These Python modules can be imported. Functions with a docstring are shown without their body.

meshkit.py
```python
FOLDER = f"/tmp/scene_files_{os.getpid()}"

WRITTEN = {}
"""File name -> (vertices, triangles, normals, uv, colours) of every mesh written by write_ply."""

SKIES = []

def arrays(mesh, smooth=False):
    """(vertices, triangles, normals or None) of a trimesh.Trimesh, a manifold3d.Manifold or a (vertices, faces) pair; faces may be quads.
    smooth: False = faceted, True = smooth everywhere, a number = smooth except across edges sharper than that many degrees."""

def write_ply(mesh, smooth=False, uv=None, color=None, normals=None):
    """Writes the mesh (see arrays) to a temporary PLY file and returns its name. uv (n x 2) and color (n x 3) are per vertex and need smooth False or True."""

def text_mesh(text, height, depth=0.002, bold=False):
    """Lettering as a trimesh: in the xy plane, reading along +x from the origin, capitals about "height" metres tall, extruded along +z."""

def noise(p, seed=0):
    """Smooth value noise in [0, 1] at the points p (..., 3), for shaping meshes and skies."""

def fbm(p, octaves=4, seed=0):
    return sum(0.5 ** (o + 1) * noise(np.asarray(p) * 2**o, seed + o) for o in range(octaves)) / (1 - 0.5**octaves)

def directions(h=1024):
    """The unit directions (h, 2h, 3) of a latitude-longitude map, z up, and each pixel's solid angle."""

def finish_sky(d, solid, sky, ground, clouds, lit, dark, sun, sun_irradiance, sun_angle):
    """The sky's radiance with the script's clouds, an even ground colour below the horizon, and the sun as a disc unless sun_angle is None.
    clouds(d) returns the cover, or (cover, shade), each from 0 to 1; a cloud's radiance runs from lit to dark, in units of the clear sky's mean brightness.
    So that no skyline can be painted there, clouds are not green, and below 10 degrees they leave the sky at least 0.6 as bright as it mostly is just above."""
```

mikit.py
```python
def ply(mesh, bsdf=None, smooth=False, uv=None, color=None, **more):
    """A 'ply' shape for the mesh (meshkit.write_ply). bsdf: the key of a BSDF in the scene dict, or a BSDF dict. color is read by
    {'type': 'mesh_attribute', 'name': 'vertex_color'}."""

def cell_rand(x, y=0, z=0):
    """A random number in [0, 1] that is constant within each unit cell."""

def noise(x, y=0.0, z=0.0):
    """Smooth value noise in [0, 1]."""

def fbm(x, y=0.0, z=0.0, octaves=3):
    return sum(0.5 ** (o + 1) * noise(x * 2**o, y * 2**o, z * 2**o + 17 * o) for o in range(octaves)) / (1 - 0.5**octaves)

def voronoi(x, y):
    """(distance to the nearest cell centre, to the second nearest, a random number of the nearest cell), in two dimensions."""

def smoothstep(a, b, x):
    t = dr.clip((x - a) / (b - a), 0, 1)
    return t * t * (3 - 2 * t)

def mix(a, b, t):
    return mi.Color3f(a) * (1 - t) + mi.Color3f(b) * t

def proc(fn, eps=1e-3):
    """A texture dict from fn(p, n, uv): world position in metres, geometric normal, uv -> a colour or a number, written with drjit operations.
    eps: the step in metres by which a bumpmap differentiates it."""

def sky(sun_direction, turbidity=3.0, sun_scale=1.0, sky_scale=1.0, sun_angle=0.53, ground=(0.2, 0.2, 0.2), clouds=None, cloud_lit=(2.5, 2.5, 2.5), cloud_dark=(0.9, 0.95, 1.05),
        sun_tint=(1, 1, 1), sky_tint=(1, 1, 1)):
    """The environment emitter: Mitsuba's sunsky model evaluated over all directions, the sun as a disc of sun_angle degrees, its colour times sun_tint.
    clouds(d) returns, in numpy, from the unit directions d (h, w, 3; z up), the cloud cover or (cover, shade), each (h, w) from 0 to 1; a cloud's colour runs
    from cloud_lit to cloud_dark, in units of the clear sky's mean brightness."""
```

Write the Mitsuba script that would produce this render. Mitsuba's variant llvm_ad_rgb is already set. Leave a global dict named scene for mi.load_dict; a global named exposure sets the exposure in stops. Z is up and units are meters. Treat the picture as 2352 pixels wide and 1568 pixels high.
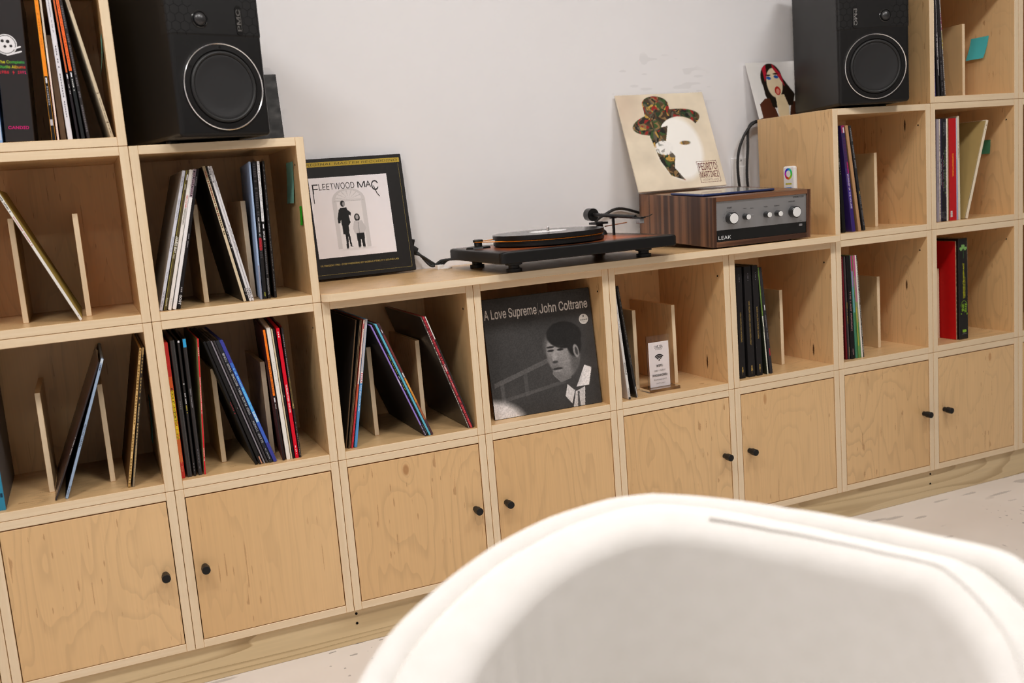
import math, random
import numpy as np, trimesh, drjit as dr, mitsuba as mi, mikit, meshkit
from mikit import noise, fbm, smoothstep, mix, proc, voronoi
from shapely.geometry import Polygon, box as sbox, Point, LineString
from shapely import affinity, union_all

scene, labels = {}, {}
rng = random.Random(7)
ZO = 0.090                      # the shelves' own zero is the underside of the door cabinets; the floor is z = 0
# ------------------------------------------------------------------ camera
CAM = np.array([0.25847, -2.30636, 1.00102 + ZO])
FWD = np.array([0.38527, 0.90987, -0.15394]); DOWN = np.array([-0.13219, -0.11075, -0.98502])
T4 = mi.ScalarTransform4f
scene['camera'] = dict(type='thinlens', fov=2 * math.degrees(math.atan(1176 / 2278.81)), fov_axis='x', aperture_radius=0.0052, focus_distance=2.55,
    near_clip=0.05, far_clip=50.0, to_world=T4().look_at(origin=CAM.tolist(), target=(CAM + FWD).tolist(), up=(-DOWN).tolist()))
exposure = 1.30
# ------------------------------------------------------------------ ceiling lamps (lit diffusers of the ceiling lights built below)
LAMP_RGB = [1.0, 0.975, 0.955]
LAMPS = [(-0.35, -1.45, 20.0), (1.0, -1.45, 18.0), (2.35, -1.45, 15.5), (-0.35, -3.4, 6.0), (1.9, -3.4, 5.0)]
LAMP_W, LAMP_D = 0.62, 0.32
ROOM = dict(x0=-2.2, x1=4.6, y0=-4.6, y1=0.41, z1=2.85)

# ------------------------------------------------------------------ helpers
def lin(c):
    c = np.asarray(c, float)
    if c.max() > 1.0: c = c / 255.0
    return np.where(c < 0.04045, c / 12.92, ((c + 0.055) / 1.055) ** 2.4)
def hexc(s): return lin([int(s[i:i + 2], 16) / 255 for i in (0, 2, 4)])
def up(v): v = np.array(v, float); v[:, 2] += ZO; return v
COUNT = {}
def numbered(key):
    n = COUNT.get(key, 0); COUNT[key] = n + 1
    return key if n == 0 else f'{key}_{n:03d}'
def E(key, mesh, bsdf, smooth=False, uv=None, color=None, **more):
    """one shape entry; its key numbered when taken"""
    if hasattr(mesh, 'vertices'): v, f = np.array(mesh.vertices), np.array(mesh.faces)
    else: v, f = mesh
    key = numbered(key)
    scene[key] = mikit.ply((up(v), f), bsdf, smooth, uv, color, **more)
    return key
def thing(name, label, cat, group=None):
    key = numbered(name); labels[key] = {'label': label, 'category': cat}
    if group: labels[key]['group'] = group
    return key
def tag(key, label, cat=None, group=None, kind=None):
    d = {}
    if label: d['label'] = label
    if cat: d['category'] = cat
    if group: d['group'] = group
    if kind: d['kind'] = kind
    labels[key] = d; return key
def P(t, part): return t + '__' + part

AX = {0: (1, 2), 1: (0, 2), 2: (0, 1)}
def board(x0, x1, y0, y1, z0, z1, grain=2, bev=.0008, off=None, style=0.0, front=None):
    """chamfered box with a uv in metres along the grain (v) on each face; front: style offset of the face y0"""
    lo, hi = np.array([x0, y0, z0], float), np.array([x1, y1, z1], float)
    if off is None: off = (rng.uniform(20, 60), rng.uniform(0, 9))
    V, UV, idx = [], [], {}
    for i in range(2):
        for j in range(2):
            for k in range(2):
                c = np.array([(lo, hi)[s][a] for a, s in enumerate((i, j, k))])
                sg = np.array([1 if s == 0 else -1 for s in (i, j, k)])
                for a in range(3):
                    p = c + sg * bev; p[a] = c[a]
                    idx[(i, j, k, a)] = len(V); V.append(p)
                    if a == grain: o = AX[a]; uv = [p[o[0]], p[o[1]]]
                    else:
                        o = [q for q in range(3) if q != a and q != grain][0]; uv = [p[o], p[grain]]
                    st = style
                    if front is not None and a == 1 and j == 0: st = front
                    UV.append([uv[0] + off[0] + st, uv[1] + off[1]])
    F = []
    cen = (lo + hi) / 2; V = np.array(V)
    def add(*q):
        q = list(q); n = np.cross(V[q[1]] - V[q[0]], V[q[2]] - V[q[0]]); m = V[q].mean(0) - cen
        if n @ m < 0: q = q[::-1]
        F.append(q[:3]);
        if len(q) == 4: F.append([q[0], q[2], q[3]])
    def I(s, a): return idx[(*s, a)]
    for a in range(3):
        o = AX[a]
        for s in range(2):
            cs = []
            for t in ((0, 0), (1, 0), (1, 1), (0, 1)):
                c = [0, 0, 0]; c[a] = s; c[o[0]] = t[0]; c[o[1]] = t[1]; cs.append(tuple(c))
            add(*[I(c, a) for c in cs])
        for t in ((0, 0), (1, 0), (1, 1), (0, 1)):          # edges along a
            c = [0, 0, 0]; c[o[0]] = t[0]; c[o[1]] = t[1]; d = list(c); d[a] = 1
            add(I(c, o[0]), I(d, o[0]), I(d, o[1]), I(c, o[1]))
    for i in range(2):
        for j in range(2):
            for k in range(2): add(I((i, j, k), 0), I((i, j, k), 1), I((i, j, k), 2))
    return (V, np.array(F)), np.array(UV)
def Eb(key, args, bsdf='maple', **kw):
    m, uv = board(*args, **kw); return E(key, m, bsdf, False, uv)
def rbox(dx, dy, dz, r, sub=2):
    """rounded box centred on the origin"""
    s = trimesh.creation.icosphere(sub, r).vertices
    pts = np.vstack([s + np.array([i * (dx / 2 - r), j * (dy / 2 - r), k * (dz / 2 - r)]) for i in (-1, 1) for j in (-1, 1) for k in (-1, 1)])
    return trimesh.convex.convex_hull(pts)
def loft(rings, cap=True, closed=True):
    rings = [np.asarray(r, float) for r in rings]; n = len(rings[0]); V = np.vstack(rings); F = []
    for i in range(len(rings) - 1):
        for j in range(n if closed else n - 1):
            a, b = i * n + j, i * n + (j + 1) % n
            F += [[a, b, b + n], [a, b + n, a + n]]
    if cap:
        for r, s in ((0, -1), (len(rings) - 1, 1)):
            c = len(V); V = np.vstack([V, rings[r].mean(0)])
            for j in range(n):
                q = [r * n + j, r * n + (j + 1) % n, c]; F.append(q if s > 0 else q[::-1])
    m = trimesh.Trimesh(V, np.array(F), process=False)
    if cap and m.volume < 0: m.invert()
    return m
def lathe(profile, seg=48):
    return trimesh.creation.revolve(np.array(profile, float), sections=seg)
def spline(pts, n=12):
    p = np.array(pts, float); p = np.vstack([2 * p[0] - p[1], p, 2 * p[-1] - p[-2]]); out = []
    for i in range(1, len(p) - 2):
        for t in np.linspace(0, 1, n, endpoint=False):
            a, b, c, d = p[i - 1:i + 3]
            out.append(.5 * (2 * b + (c - a) * t + (2 * a - 5 * b + 4 * c - d) * t * t + (3 * b - a - 3 * c + d) * t ** 3))
    out.append(p[-2]); return np.array(out)
def tube(pts, r, sides=10):
    p = np.array(pts, float); t = np.gradient(p, axis=0); t /= np.linalg.norm(t, axis=1, keepdims=True) + 1e-12
    u = np.cross(t[0], [0, 0, 1.]);  u = u if np.linalg.norm(u) > 1e-3 else np.array([1., 0, 0]); u /= np.linalg.norm(u); rings = []
    rr = np.broadcast_to(r, (len(p),))
    for i in range(len(p)):
        u = u - t[i] * (u @ t[i]); u /= np.linalg.norm(u); w = np.cross(t[i], u)
        a = np.arange(sides) * 2 * math.pi / sides
        rings.append(p[i] + rr[i] * (np.cos(a)[:, None] * u + np.sin(a)[:, None] * w))
    return loft(rings)
def rotz(v, a, o=(0, 0, 0)):
    v = np.asarray(v, float) - o; c, s = math.cos(a), math.sin(a)
    return np.stack([v[:, 0] * c - v[:, 1] * s, v[:, 0] * s + v[:, 1] * c, v[:, 2]], 1) + o
def M(mesh, fn): return trimesh.Trimesh(fn(np.array(mesh.vertices)), mesh.faces, process=False)
def shift(mesh, d): return M(mesh, lambda v: v + np.asarray(d, float))
def cat(ms): return trimesh.util.concatenate(ms)
def along(mesh, d):
    """turns a mesh built along +z so that it runs along d"""
    d = np.asarray(d, float) / np.linalg.norm(d); a = np.array([0, 0, 1.]); v = np.cross(a, d); c = a @ d
    if np.linalg.norm(v) < 1e-9: R = np.eye(3) if c > 0 else np.diag([1, -1, -1.])
    else:
        K = np.array([[0, -v[2], v[1]], [v[2], 0, -v[0]], [-v[1], v[0], 0]]); R = np.eye(3) + K + K @ K / (1 + c)
    return M(mesh, lambda p: p @ R.T)
# ---- flat prints: coloured polygons, grids and lettering in a plane (origin, U right, W up; normal U x W towards the viewer)
TEXTS = {}
def text2d(s, cap, bold=False, width=None, slant=0.0):
    """lettering in 2D: triangles with capitals cap tall, stretched to width"""
    k = (s, bold)
    if k not in TEXTS:
        m = meshkit.text_mesh(s, 1.0, 0.02, bold); n = m.face_normals[:, 2] > .5
        f = m.faces[n]; u, inv = np.unique(f, return_inverse=True); TEXTS[k] = (m.vertices[u][:, :2], inv.reshape(f.shape))
    v, f = TEXTS[k]; v = v.copy(); v[:, 0] -= v[:, 0].min(); v *= cap
    if width: v[:, 0] *= width / max(v[:, 0].max(), 1e-6)
    v[:, 0] += slant * v[:, 1]
    return v, f
def poly2d(g):
    V, F = [], []; n = 0
    for q in getattr(g, 'geoms', [g]):
        if q.is_empty or q.geom_type != 'Polygon': continue
        v, f = trimesh.creation.triangulate_polygon(q, engine='earcut'); V.append(np.array(v)); F.append(np.array(f) + n); n += len(v)
    return (np.vstack(V), np.vstack(F)) if V else (np.zeros((0, 2)), np.zeros((0, 3), int))
class Print:
    """collects coloured flat pieces; build() makes them one mesh"""
    def __init__(s, O, U, W, lift=.0002):
        s.O, s.U, s.W = (np.asarray(a, float) for a in (O, U, W)); s.N = np.cross(s.U, s.W); s.lift = lift; s.V, s.F, s.C, s.n, s.k = [], [], [], 0, 0
    def add(s, v, f, rgb, layer=None):
        if layer is None: s.k += 1; layer = s.k
        v = np.asarray(v, float)
        if not len(v): return
        f = np.asarray(f); a, b, c = (v[f[:, i]] for i in range(3))
        cr = (b[:, 0] - a[:, 0]) * (c[:, 1] - a[:, 1]) - (b[:, 1] - a[:, 1]) * (c[:, 0] - a[:, 0]); f = np.where((cr < 0)[:, None], f[:, ::-1], f)
        s.V.append(s.O + v[:, :1] * s.U + v[:, 1:2] * s.W + s.N * s.lift * layer); s.F.append(f + s.n); s.n += len(v)
        rgb = np.asarray(rgb, float); s.C.append(np.broadcast_to(rgb, (len(v), 3)) if rgb.ndim == 1 else rgb)
    def poly(s, g, rgb, layer=None): v, f = poly2d(g); s.add(v, f, rgb, layer)
    def rect(s, x0, y0, x1, y1, rgb, layer=None): s.add([[x0, y0], [x1, y0], [x1, y1], [x0, y1]], [[0, 1, 2], [0, 2, 3]], rgb, layer)
    def text(s, t, x, y, cap, rgb, bold=False, width=None, slant=0.0, rot=0, align='l', layer=None):
        v, f = text2d(t, cap, bold, width, slant); w = v[:, 0].max() if len(v) else 0
        v = v - [w * {'l': 0, 'c': .5, 'r': 1}[align], 0]
        if rot: a = math.radians(rot); v = v @ np.array([[math.cos(a), math.sin(a)], [-math.sin(a), math.cos(a)]])
        s.add(v + [x, y], f, rgb, layer)
    def grid(s, w, h, nx, ny, fn, layer=None, x0=0, y0=0, bend=None):
        X, Y = np.meshgrid(np.linspace(0, 1, nx), np.linspace(0, 1, ny)); c = fn(X, Y).reshape(-1, 3)
        i = (np.arange(ny - 1)[:, None] * nx + np.arange(nx - 1)).ravel()
        f = np.vstack([np.stack([i, i + 1, i + nx + 1], 1), np.stack([i, i + nx + 1, i + nx], 1)])
        s.add(np.stack([x0 + X.ravel() * w, y0 + Y.ravel() * h], 1), f, c, layer)
    def build(s, key, bsdf='print', smooth=False):
        return E(key, (np.vstack(s.V), np.vstack(s.F)), bsdf, smooth, None, np.vstack(s.C))
def ell(X, Y, cx, cy, rx, ry, ang=0, soft=.15):
    a = math.radians(ang); x, y = X - cx, Y - cy; u = (x * math.cos(a) + y * math.sin(a)) / rx; v = (-x * math.sin(a) + y * math.cos(a)) / ry
    return np.clip((1 + soft / 2 - np.sqrt(u * u + v * v)) / soft, 0, 1)
def blend(c, rgb, m): return c * (1 - m[..., None]) + np.asarray(rgb, float) * m[..., None]
def inpoly(X, Y, pts, soft=.01):
    """soft mask of a polygon"""
    from matplotlib.path import Path
    return Path(pts).contains_points(np.stack([X.ravel(), Y.ravel()], 1)).reshape(X.shape).astype(float)
def inpoly(X, Y, pts):
    pts = np.asarray(pts, float); c = np.zeros(X.shape, bool); n = len(pts)
    for i in range(n):
        (x1, y1), (x2, y2) = pts[i], pts[(i + 1) % n]
        if y1 != y2: c ^= ((y1 > Y) != (y2 > Y)) & (X < (x2 - x1) * (Y - y1) / (y2 - y1) + x1)
    return c.astype(float)

# ------------------------------------------------------------------ materials
def mat(name, d): scene[name] = d
def rgb(c): return {'type': 'rgb', 'value': [float(x) for x in c]}
KNOTS = [(30 + .165, .330, .009, .016, .75), (60 + .105, .337, .006, .018, .6), (80 + .245, .335, .007, .016, .6), (55 + .0999, .4523, .004, .022, 1.5), (65 + .0883, .4365, .004, .020, 1.5),
         (75 + .0865, .595, .004, .018, 1.5), (76 + .0835, 1.0928, .004, .020, 1.5)]
def maple_fn(p, n, uv):
    u, v = uv.x, uv.y
    edge = dr.select(u > 150, 1.0, 0.0)
    kd = mi.Float(9.0); ks = mi.Float(0.0)
    for (a, b, ra, rb, s) in KNOTS:
        d = dr.sqrt(dr.square((u - a) / ra) + dr.square((v - b) / rb)); ks = dr.select(d < kd, s, ks); kd = dr.minimum(kd, d)
    bulge = dr.exp(-.35 * kd) * .35
    h = (fbm(u * 5.5 + 3, v * 1.9, 0, 2) + bulge) * 13 + (noise(u * 70, v * 11, 7) - .5) * .7 + (noise(u * 26, v * 4, 5) - .5) * .8
    fr = h - dr.floor(h)
    line = smoothstep(0, .05, fr) * (1 - smoothstep(.05, .42, fr))
    amp = .35 + .9 * noise(u * 3.1, v * 1.3, 21)
    streak = noise(u * 330, v * 7, 11)
    fleck = smoothstep(.90, .96, noise(u * 190, v * 24, 5)) * smoothstep(.35, .6, noise(u * 9, v * 4, 15))
    tone = noise(u * 2.3, v * .7, 9)
    col = mix((.700, .440, .205), (.785, .525, .270), tone)
    col = col * (1 - .10 * amp * line) * (.965 + .06 * streak)
    col = mix(col, (.36, .165, .06), .55 * fleck)
    k = 1 - smoothstep(.55, 1.15, kd)
    col = mix(col, mix((.45, .20, .065), (.035, .014, .006), dr.clip(ks - .6, 0, 1)), k * dr.minimum(ks, 1.0))
    e1, e2 = noise(u * 420, v * 9, 3), noise(u * 60, v * 3, 4)
    ec = mix((.775, .600, .390), (.845, .690, .490), .55 * e1 + .45 * e2)
    return mix(col, ec, edge)
def plinth_fn(p, n, uv):
    u, v = uv.x, uv.y
    h = fbm(u * 9, v * 1.1, 2, 3) * 7 + (noise(u * 60, v * 3, 7) - .5) * .25; fr = h - dr.floor(h)
    line = smoothstep(0, .05, fr) * (1 - smoothstep(.05, .5, fr))
    col = mix((.68, .51, .28), (.78, .62, .39), fbm(u * 6, v * 2, 4, 2)) * (.97 + .06 * noise(u * 300, v * 9, 5))
    return mix(col, (.37, .235, .10), .55 * line * (.3 + noise(u * 5, v * 2, 8)))
def walnut_fn(p, n, uv):
    u, v = uv.x, uv.y
    s = fbm(u * 55, v * 1.6, 1, 3); t = noise(u * 240, v * 6, 2)
    g = smoothstep(.35, .72, s + .12 * noise(u * 14, v * 2, 6))
    return mix((.060, .023, .012), (.275, .125, .062), g) * (.80 + .35 * t)
def wall_fn(p, n, uv):
    s = noise(p.x * 3, p.y * 3, p.z * 3)
    mark = smoothstep(.76, .80, noise(p.x * 26, p.z * 90, 3)) * smoothstep(.66, .74, noise(p.x * 3.1, p.z * 3.7, 9))
    return mi.Color3f(.815, .805, .815) * (.985 + .03 * s) * (1 - .08 * mark)
def floor_fn(p, n, uv):
    a = fbm(p.x * 5, p.y * 5, 0, 3)
    sc = smoothstep(.80, .86, noise(p.x * 14, p.y * 55, 3)) * smoothstep(.55, .68, noise(p.x * 3, p.y * 3, 5))
    sp = smoothstep(.885, .92, noise(p.x * 70, p.y * 70, 8)) * smoothstep(.5, .66, noise(p.x * 4, p.y * 4, 12))
    return mix(mix((.60, .54, .485), (.68, .63, .58), a), (.22, .20, .19), dr.minimum(.75 * sp + .45 * sc, 1))
mat('maple', {'type': 'roughplastic', 'diffuse_reflectance': proc(maple_fn), 'alpha': .16})
mat('plinth_wood', {'type': 'roughplastic', 'diffuse_reflectance': proc(plinth_fn), 'alpha': .25})
mat('walnut', {'type': 'roughplastic', 'diffuse_reflectance': proc(walnut_fn), 'alpha': .22})
mat('wall_paint', {'type': 'principled', 'base_color': proc(wall_fn), 'roughness': .55, 'specular': .35})
mat('ceiling_paint', {'type': 'diffuse', 'reflectance': rgb([.72, .72, .72])})
mat('grey_paint', {'type': 'diffuse', 'reflectance': rgb([.36, .35, .34])})
mat('floor_paint', {'type': 'principled', 'base_color': proc(floor_fn), 'roughness': .38, 'specular': .4})
VC = {'type': 'mesh_attribute', 'name': 'vertex_color'}
mat('print', {'type': 'twosided', 'bsdf': {'type': 'principled', 'base_color': VC, 'roughness': .5, 'specular': .25}})
mat('print_gloss', {'type': 'twosided', 'bsdf': {'type': 'principled', 'base_color': VC, 'roughness': .28, 'specular': .5}})
mat('print_film', {'type': 'twosided', 'bsdf': {'type': 'principled', 'base_color': VC, 'roughness': .24, 'specular': .5}})
def pl(name, c, rough=.4, spec=.5, metal=0.0, **k): mat(name, {'type': 'twosided', 'bsdf': {'type': 'principled', 'base_color': rgb(c), 'roughness': rough, 'specular': spec, 'metallic': metal, **k}})
pl('black_satin', [.007, .0066, .0066], .40, .28)
pl('black_matte', [.010, .0095, .0095], .62, .35)
pl('black_gloss', [.008, .008, .008], .16, .6)
pl('rubber', [.012, .012, .012], .5, .45)
pl('cone', [.011, .011, .012], .36, .75)
pl('chrome', [.86, .86, .87], .14, .5, 1.0)
pl('silver', [.42, .42, .43], .42, .5, .75)
pl('knob_face', [.74, .74, .73], .35, .5)
pl('white_plastic', [.80, .79, .78], .35, .5)
pl('orange_rubber', [.85, .27, .015], .45, .5)
pl('copper', [.62, .30, .16], .3, .5, .8)
pl('tablet_blue', [.035, .055, .16], .3, .5, .5)
pl('screen_glass', [.10, .10, .095], .035, .9)
pl('lamp_frame', [.75, .75, .75], .5)
pl('dark_hole', [.006, .004, .003], .8, .1)
mat('fabric', {'type': 'twosided', 'bsdf': {'type': 'principled', 'base_color': proc(lambda p, n, uv: mix((.66, .635, .60), (.69, .665, .635), noise(p.x * 60, p.y * 60, p.z * 60))), 'roughness': .85, 'specular': .15}})
mat('acrylic', {'type': 'dielectric', 'int_ior': 1.49})
mat('film', {'type': 'thindielectric', 'int_ior': 1.35})
W_ = 0.212
def baffle_fn(p, n, uv):
    x, y = uv.x * 52, uv.y * 52
    def hexd(x, y):
        ax, ay = dr.abs(x - dr.round(x)), dr.abs((y / 1.7320508 - dr.round(y / 1.7320508)) * 1.7320508)
        return dr.maximum(ax, .5 * ax + .8660254 * ay)
    d = dr.minimum(hexd(x, y), hexd(x + .5, y + .8660254))
    zone = 1 - smoothstep(.022, .05, dr.minimum(dr.abs(uv.x - .02), dr.abs(uv.x - (W_ - .02))) + .010 * (noise(uv.x * 40, uv.y * 40) - .5) * 2)
    l = smoothstep(.425, .47, d) * zone
    return mi.Color3f(.008, .0077, .0077) * (1 - .82 * l) * (1 + .22 * zone * (1 - l))
mat('baffle', {'type': 'twosided', 'bsdf': {'type': 'principled', 'base_color': proc(baffle_fn), 'roughness': .42, 'specular': .3}})

# ------------------------------------------------------------------ room
R_ = ROOM
def slab(key, x0, x1, y0, y1, z0, z1, bsdf):
    m = trimesh.creation.box(bounds=[[x0, y0, z0 - ZO], [x1, y1, z1 - ZO]]); k = E(key, m, bsdf); tag(k, None, None, None, 'structure')
slab('floor', R_['x0'], R_['x1'], R_['y0'], R_['y1'], -.1, 0, 'floor_paint'); labels['floor']['label'] = 'pale painted concrete floor with dark scuffs'
slab('wall_back', R_['x0'], R_['x1'], R_['y1'], R_['y1'] + .1, 0, R_['z1'], 'wall_paint'); labels['wall_back']['label'] = 'white painted wall behind the shelves'
slab('wall_left', R_['x0'] - .1, R_['x0'], R_['y0'], R_['y1'], 0, R_['z1'], 'wall_paint')
slab('wall_right', R_['x1'], R_['x1'] + .1, R_['y0'], R_['y1'], 0, R_['z1'], 'grey_paint')
slab('wall_front', R_['x0'], R_['x1'], R_['y0'] - .1, R_['y0'], 0, R_['z1'], 'grey_paint')
slab('ceiling', R_['x0'], R_['x1'], R_['y0'], R_['y1'], R_['z1'], R_['z1'] + .1, 'ceiling_paint')
for i, (lx, ly, pw) in enumerate(LAMPS):
    t = thing('ceiling_light', f'flat rectangular ceiling light panel with white frame, {["first", "second", "third", "fourth", "fifth"][i]} of five above the room', 'ceiling light')
    z = R_['z1'] - ZO
    fr = [trimesh.creation.box(bounds=b) for b in ([[lx - LAMP_W / 2 - .02, ly - LAMP_D / 2 - .02, z - .03], [lx + LAMP_W / 2 + .02, ly - LAMP_D / 2, z - .001]], [[lx - LAMP_W / 2 - .02, ly + LAMP_D / 2, z - .03], [lx + LAMP_W / 2 + .02, ly + LAMP_D / 2 + .02, z - .001]],
          [[lx - LAMP_W / 2 - .02, ly - LAMP_D / 2, z - .03], [lx - LAMP_W / 2, ly + LAMP_D / 2, z - .001]], [[lx + LAMP_W / 2, ly - LAMP_D / 2, z - .03], [lx + LAMP_W / 2 + .02, ly + LAMP_D / 2, z - .001]])]
    E(P(t, 'frame'), cat(fr), 'lamp_frame')
    v = np.array([[lx - LAMP_W / 2, ly - LAMP_D / 2, z - .02], [lx - LAMP_W / 2, ly + LAMP_D / 2, z - .02], [lx + LAMP_W / 2, ly + LAMP_D / 2, z - .02], [lx + LAMP_W / 2, ly - LAMP_D / 2, z - .02]])
    E(P(t, 'diffuser'), (v, np.array([[0, 1, 2], [0, 2, 3]])), 'white_plastic', emitter={'type': 'area', 'radiance': rgb([pw * c for c in LAMP_RGB])})

# ------------------------------------------------------------------ shelving
XS = {-1: -.381, 0: 0., 1: .3809, 2: .7584, 3: 1.1407, 4: 1.526, 5: 1.9106, 6: 2.2905, 7: 2.6676, 8: 3.0414, 9: 3.42}
ZS = [0., .3830, .7683, 1.1502, 1.534]
T, G, DB, DI = .019, .0005, .346, .341        # board thickness, half joint, depth, inner back
ORD = ['far left edge', 'first', 'second', 'third', 'fourth', 'fifth', 'sixth', 'seventh', 'eighth', 'far right edge']
HOLD = {(0, 4): 'holding a black box set and orange-spined records', (0, 3): 'nearly empty with one steeply leaning white record', (0, 2): 'holding two leaning records and two gold worn sleeves', (1, 3): 'under the left speaker, full of white and black records',
        (1, 2): 'holding red, blue and orange spines below the left speaker', (2, 2): 'holding a blue-and-white spine and leaning records', (3, 2): 'filled by a black-and-white cover facing out', (4, 2): 'holding the clear acrylic notice stand',
        (5, 2): 'holding thick black box sleeves', (6, 3): 'under the right speaker, with purple and tan spines', (6, 2): 'holding dark red, green and white spines', (7, 4): 'highest on the right, with a teal note on its side',
        (7, 3): 'holding a wide red spine and a leaning cream sleeve', (7, 2): 'holding a red sleeve and thick black box'}
DIVS = {(0, 4): [(.2575, .105)], (0, 3): [(.129, .105), (.2575, .105)], (0, 2): [(.129, .105), (.2575, .105)], (1, 3): [(.1325, .105), (.2415, .105)], (1, 2): [(.1265, .105), (.2425, .105)], (2, 2): [(.129, .105), (.2575, .105)],
        (3, 2): [(.129, .074), (.2575, .074)], (4, 2): [(.131, .105), (.2605, .105)], (5, 2): [(.2575, .105)], (6, 3): [(.2575, .105)], (6, 2): [(.2588, .105)], (7, 4): [(.2545, .105)], (7, 3): [(.2575, .105)], (7, 2): [(.121, .094)]}
KNOB_LEFT = {0: 0, 1: 1, 2: 0, 3: 1, 4: 0, 5: 1, 6: 0, 7: 1, -1: 1, 8: 0}
SIDE_OFF = {(4, 2): 50 + 5, (5, 2): 60 + 5, (6, 2): 70 + 5, (6, 3): 70 + 6}
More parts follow.
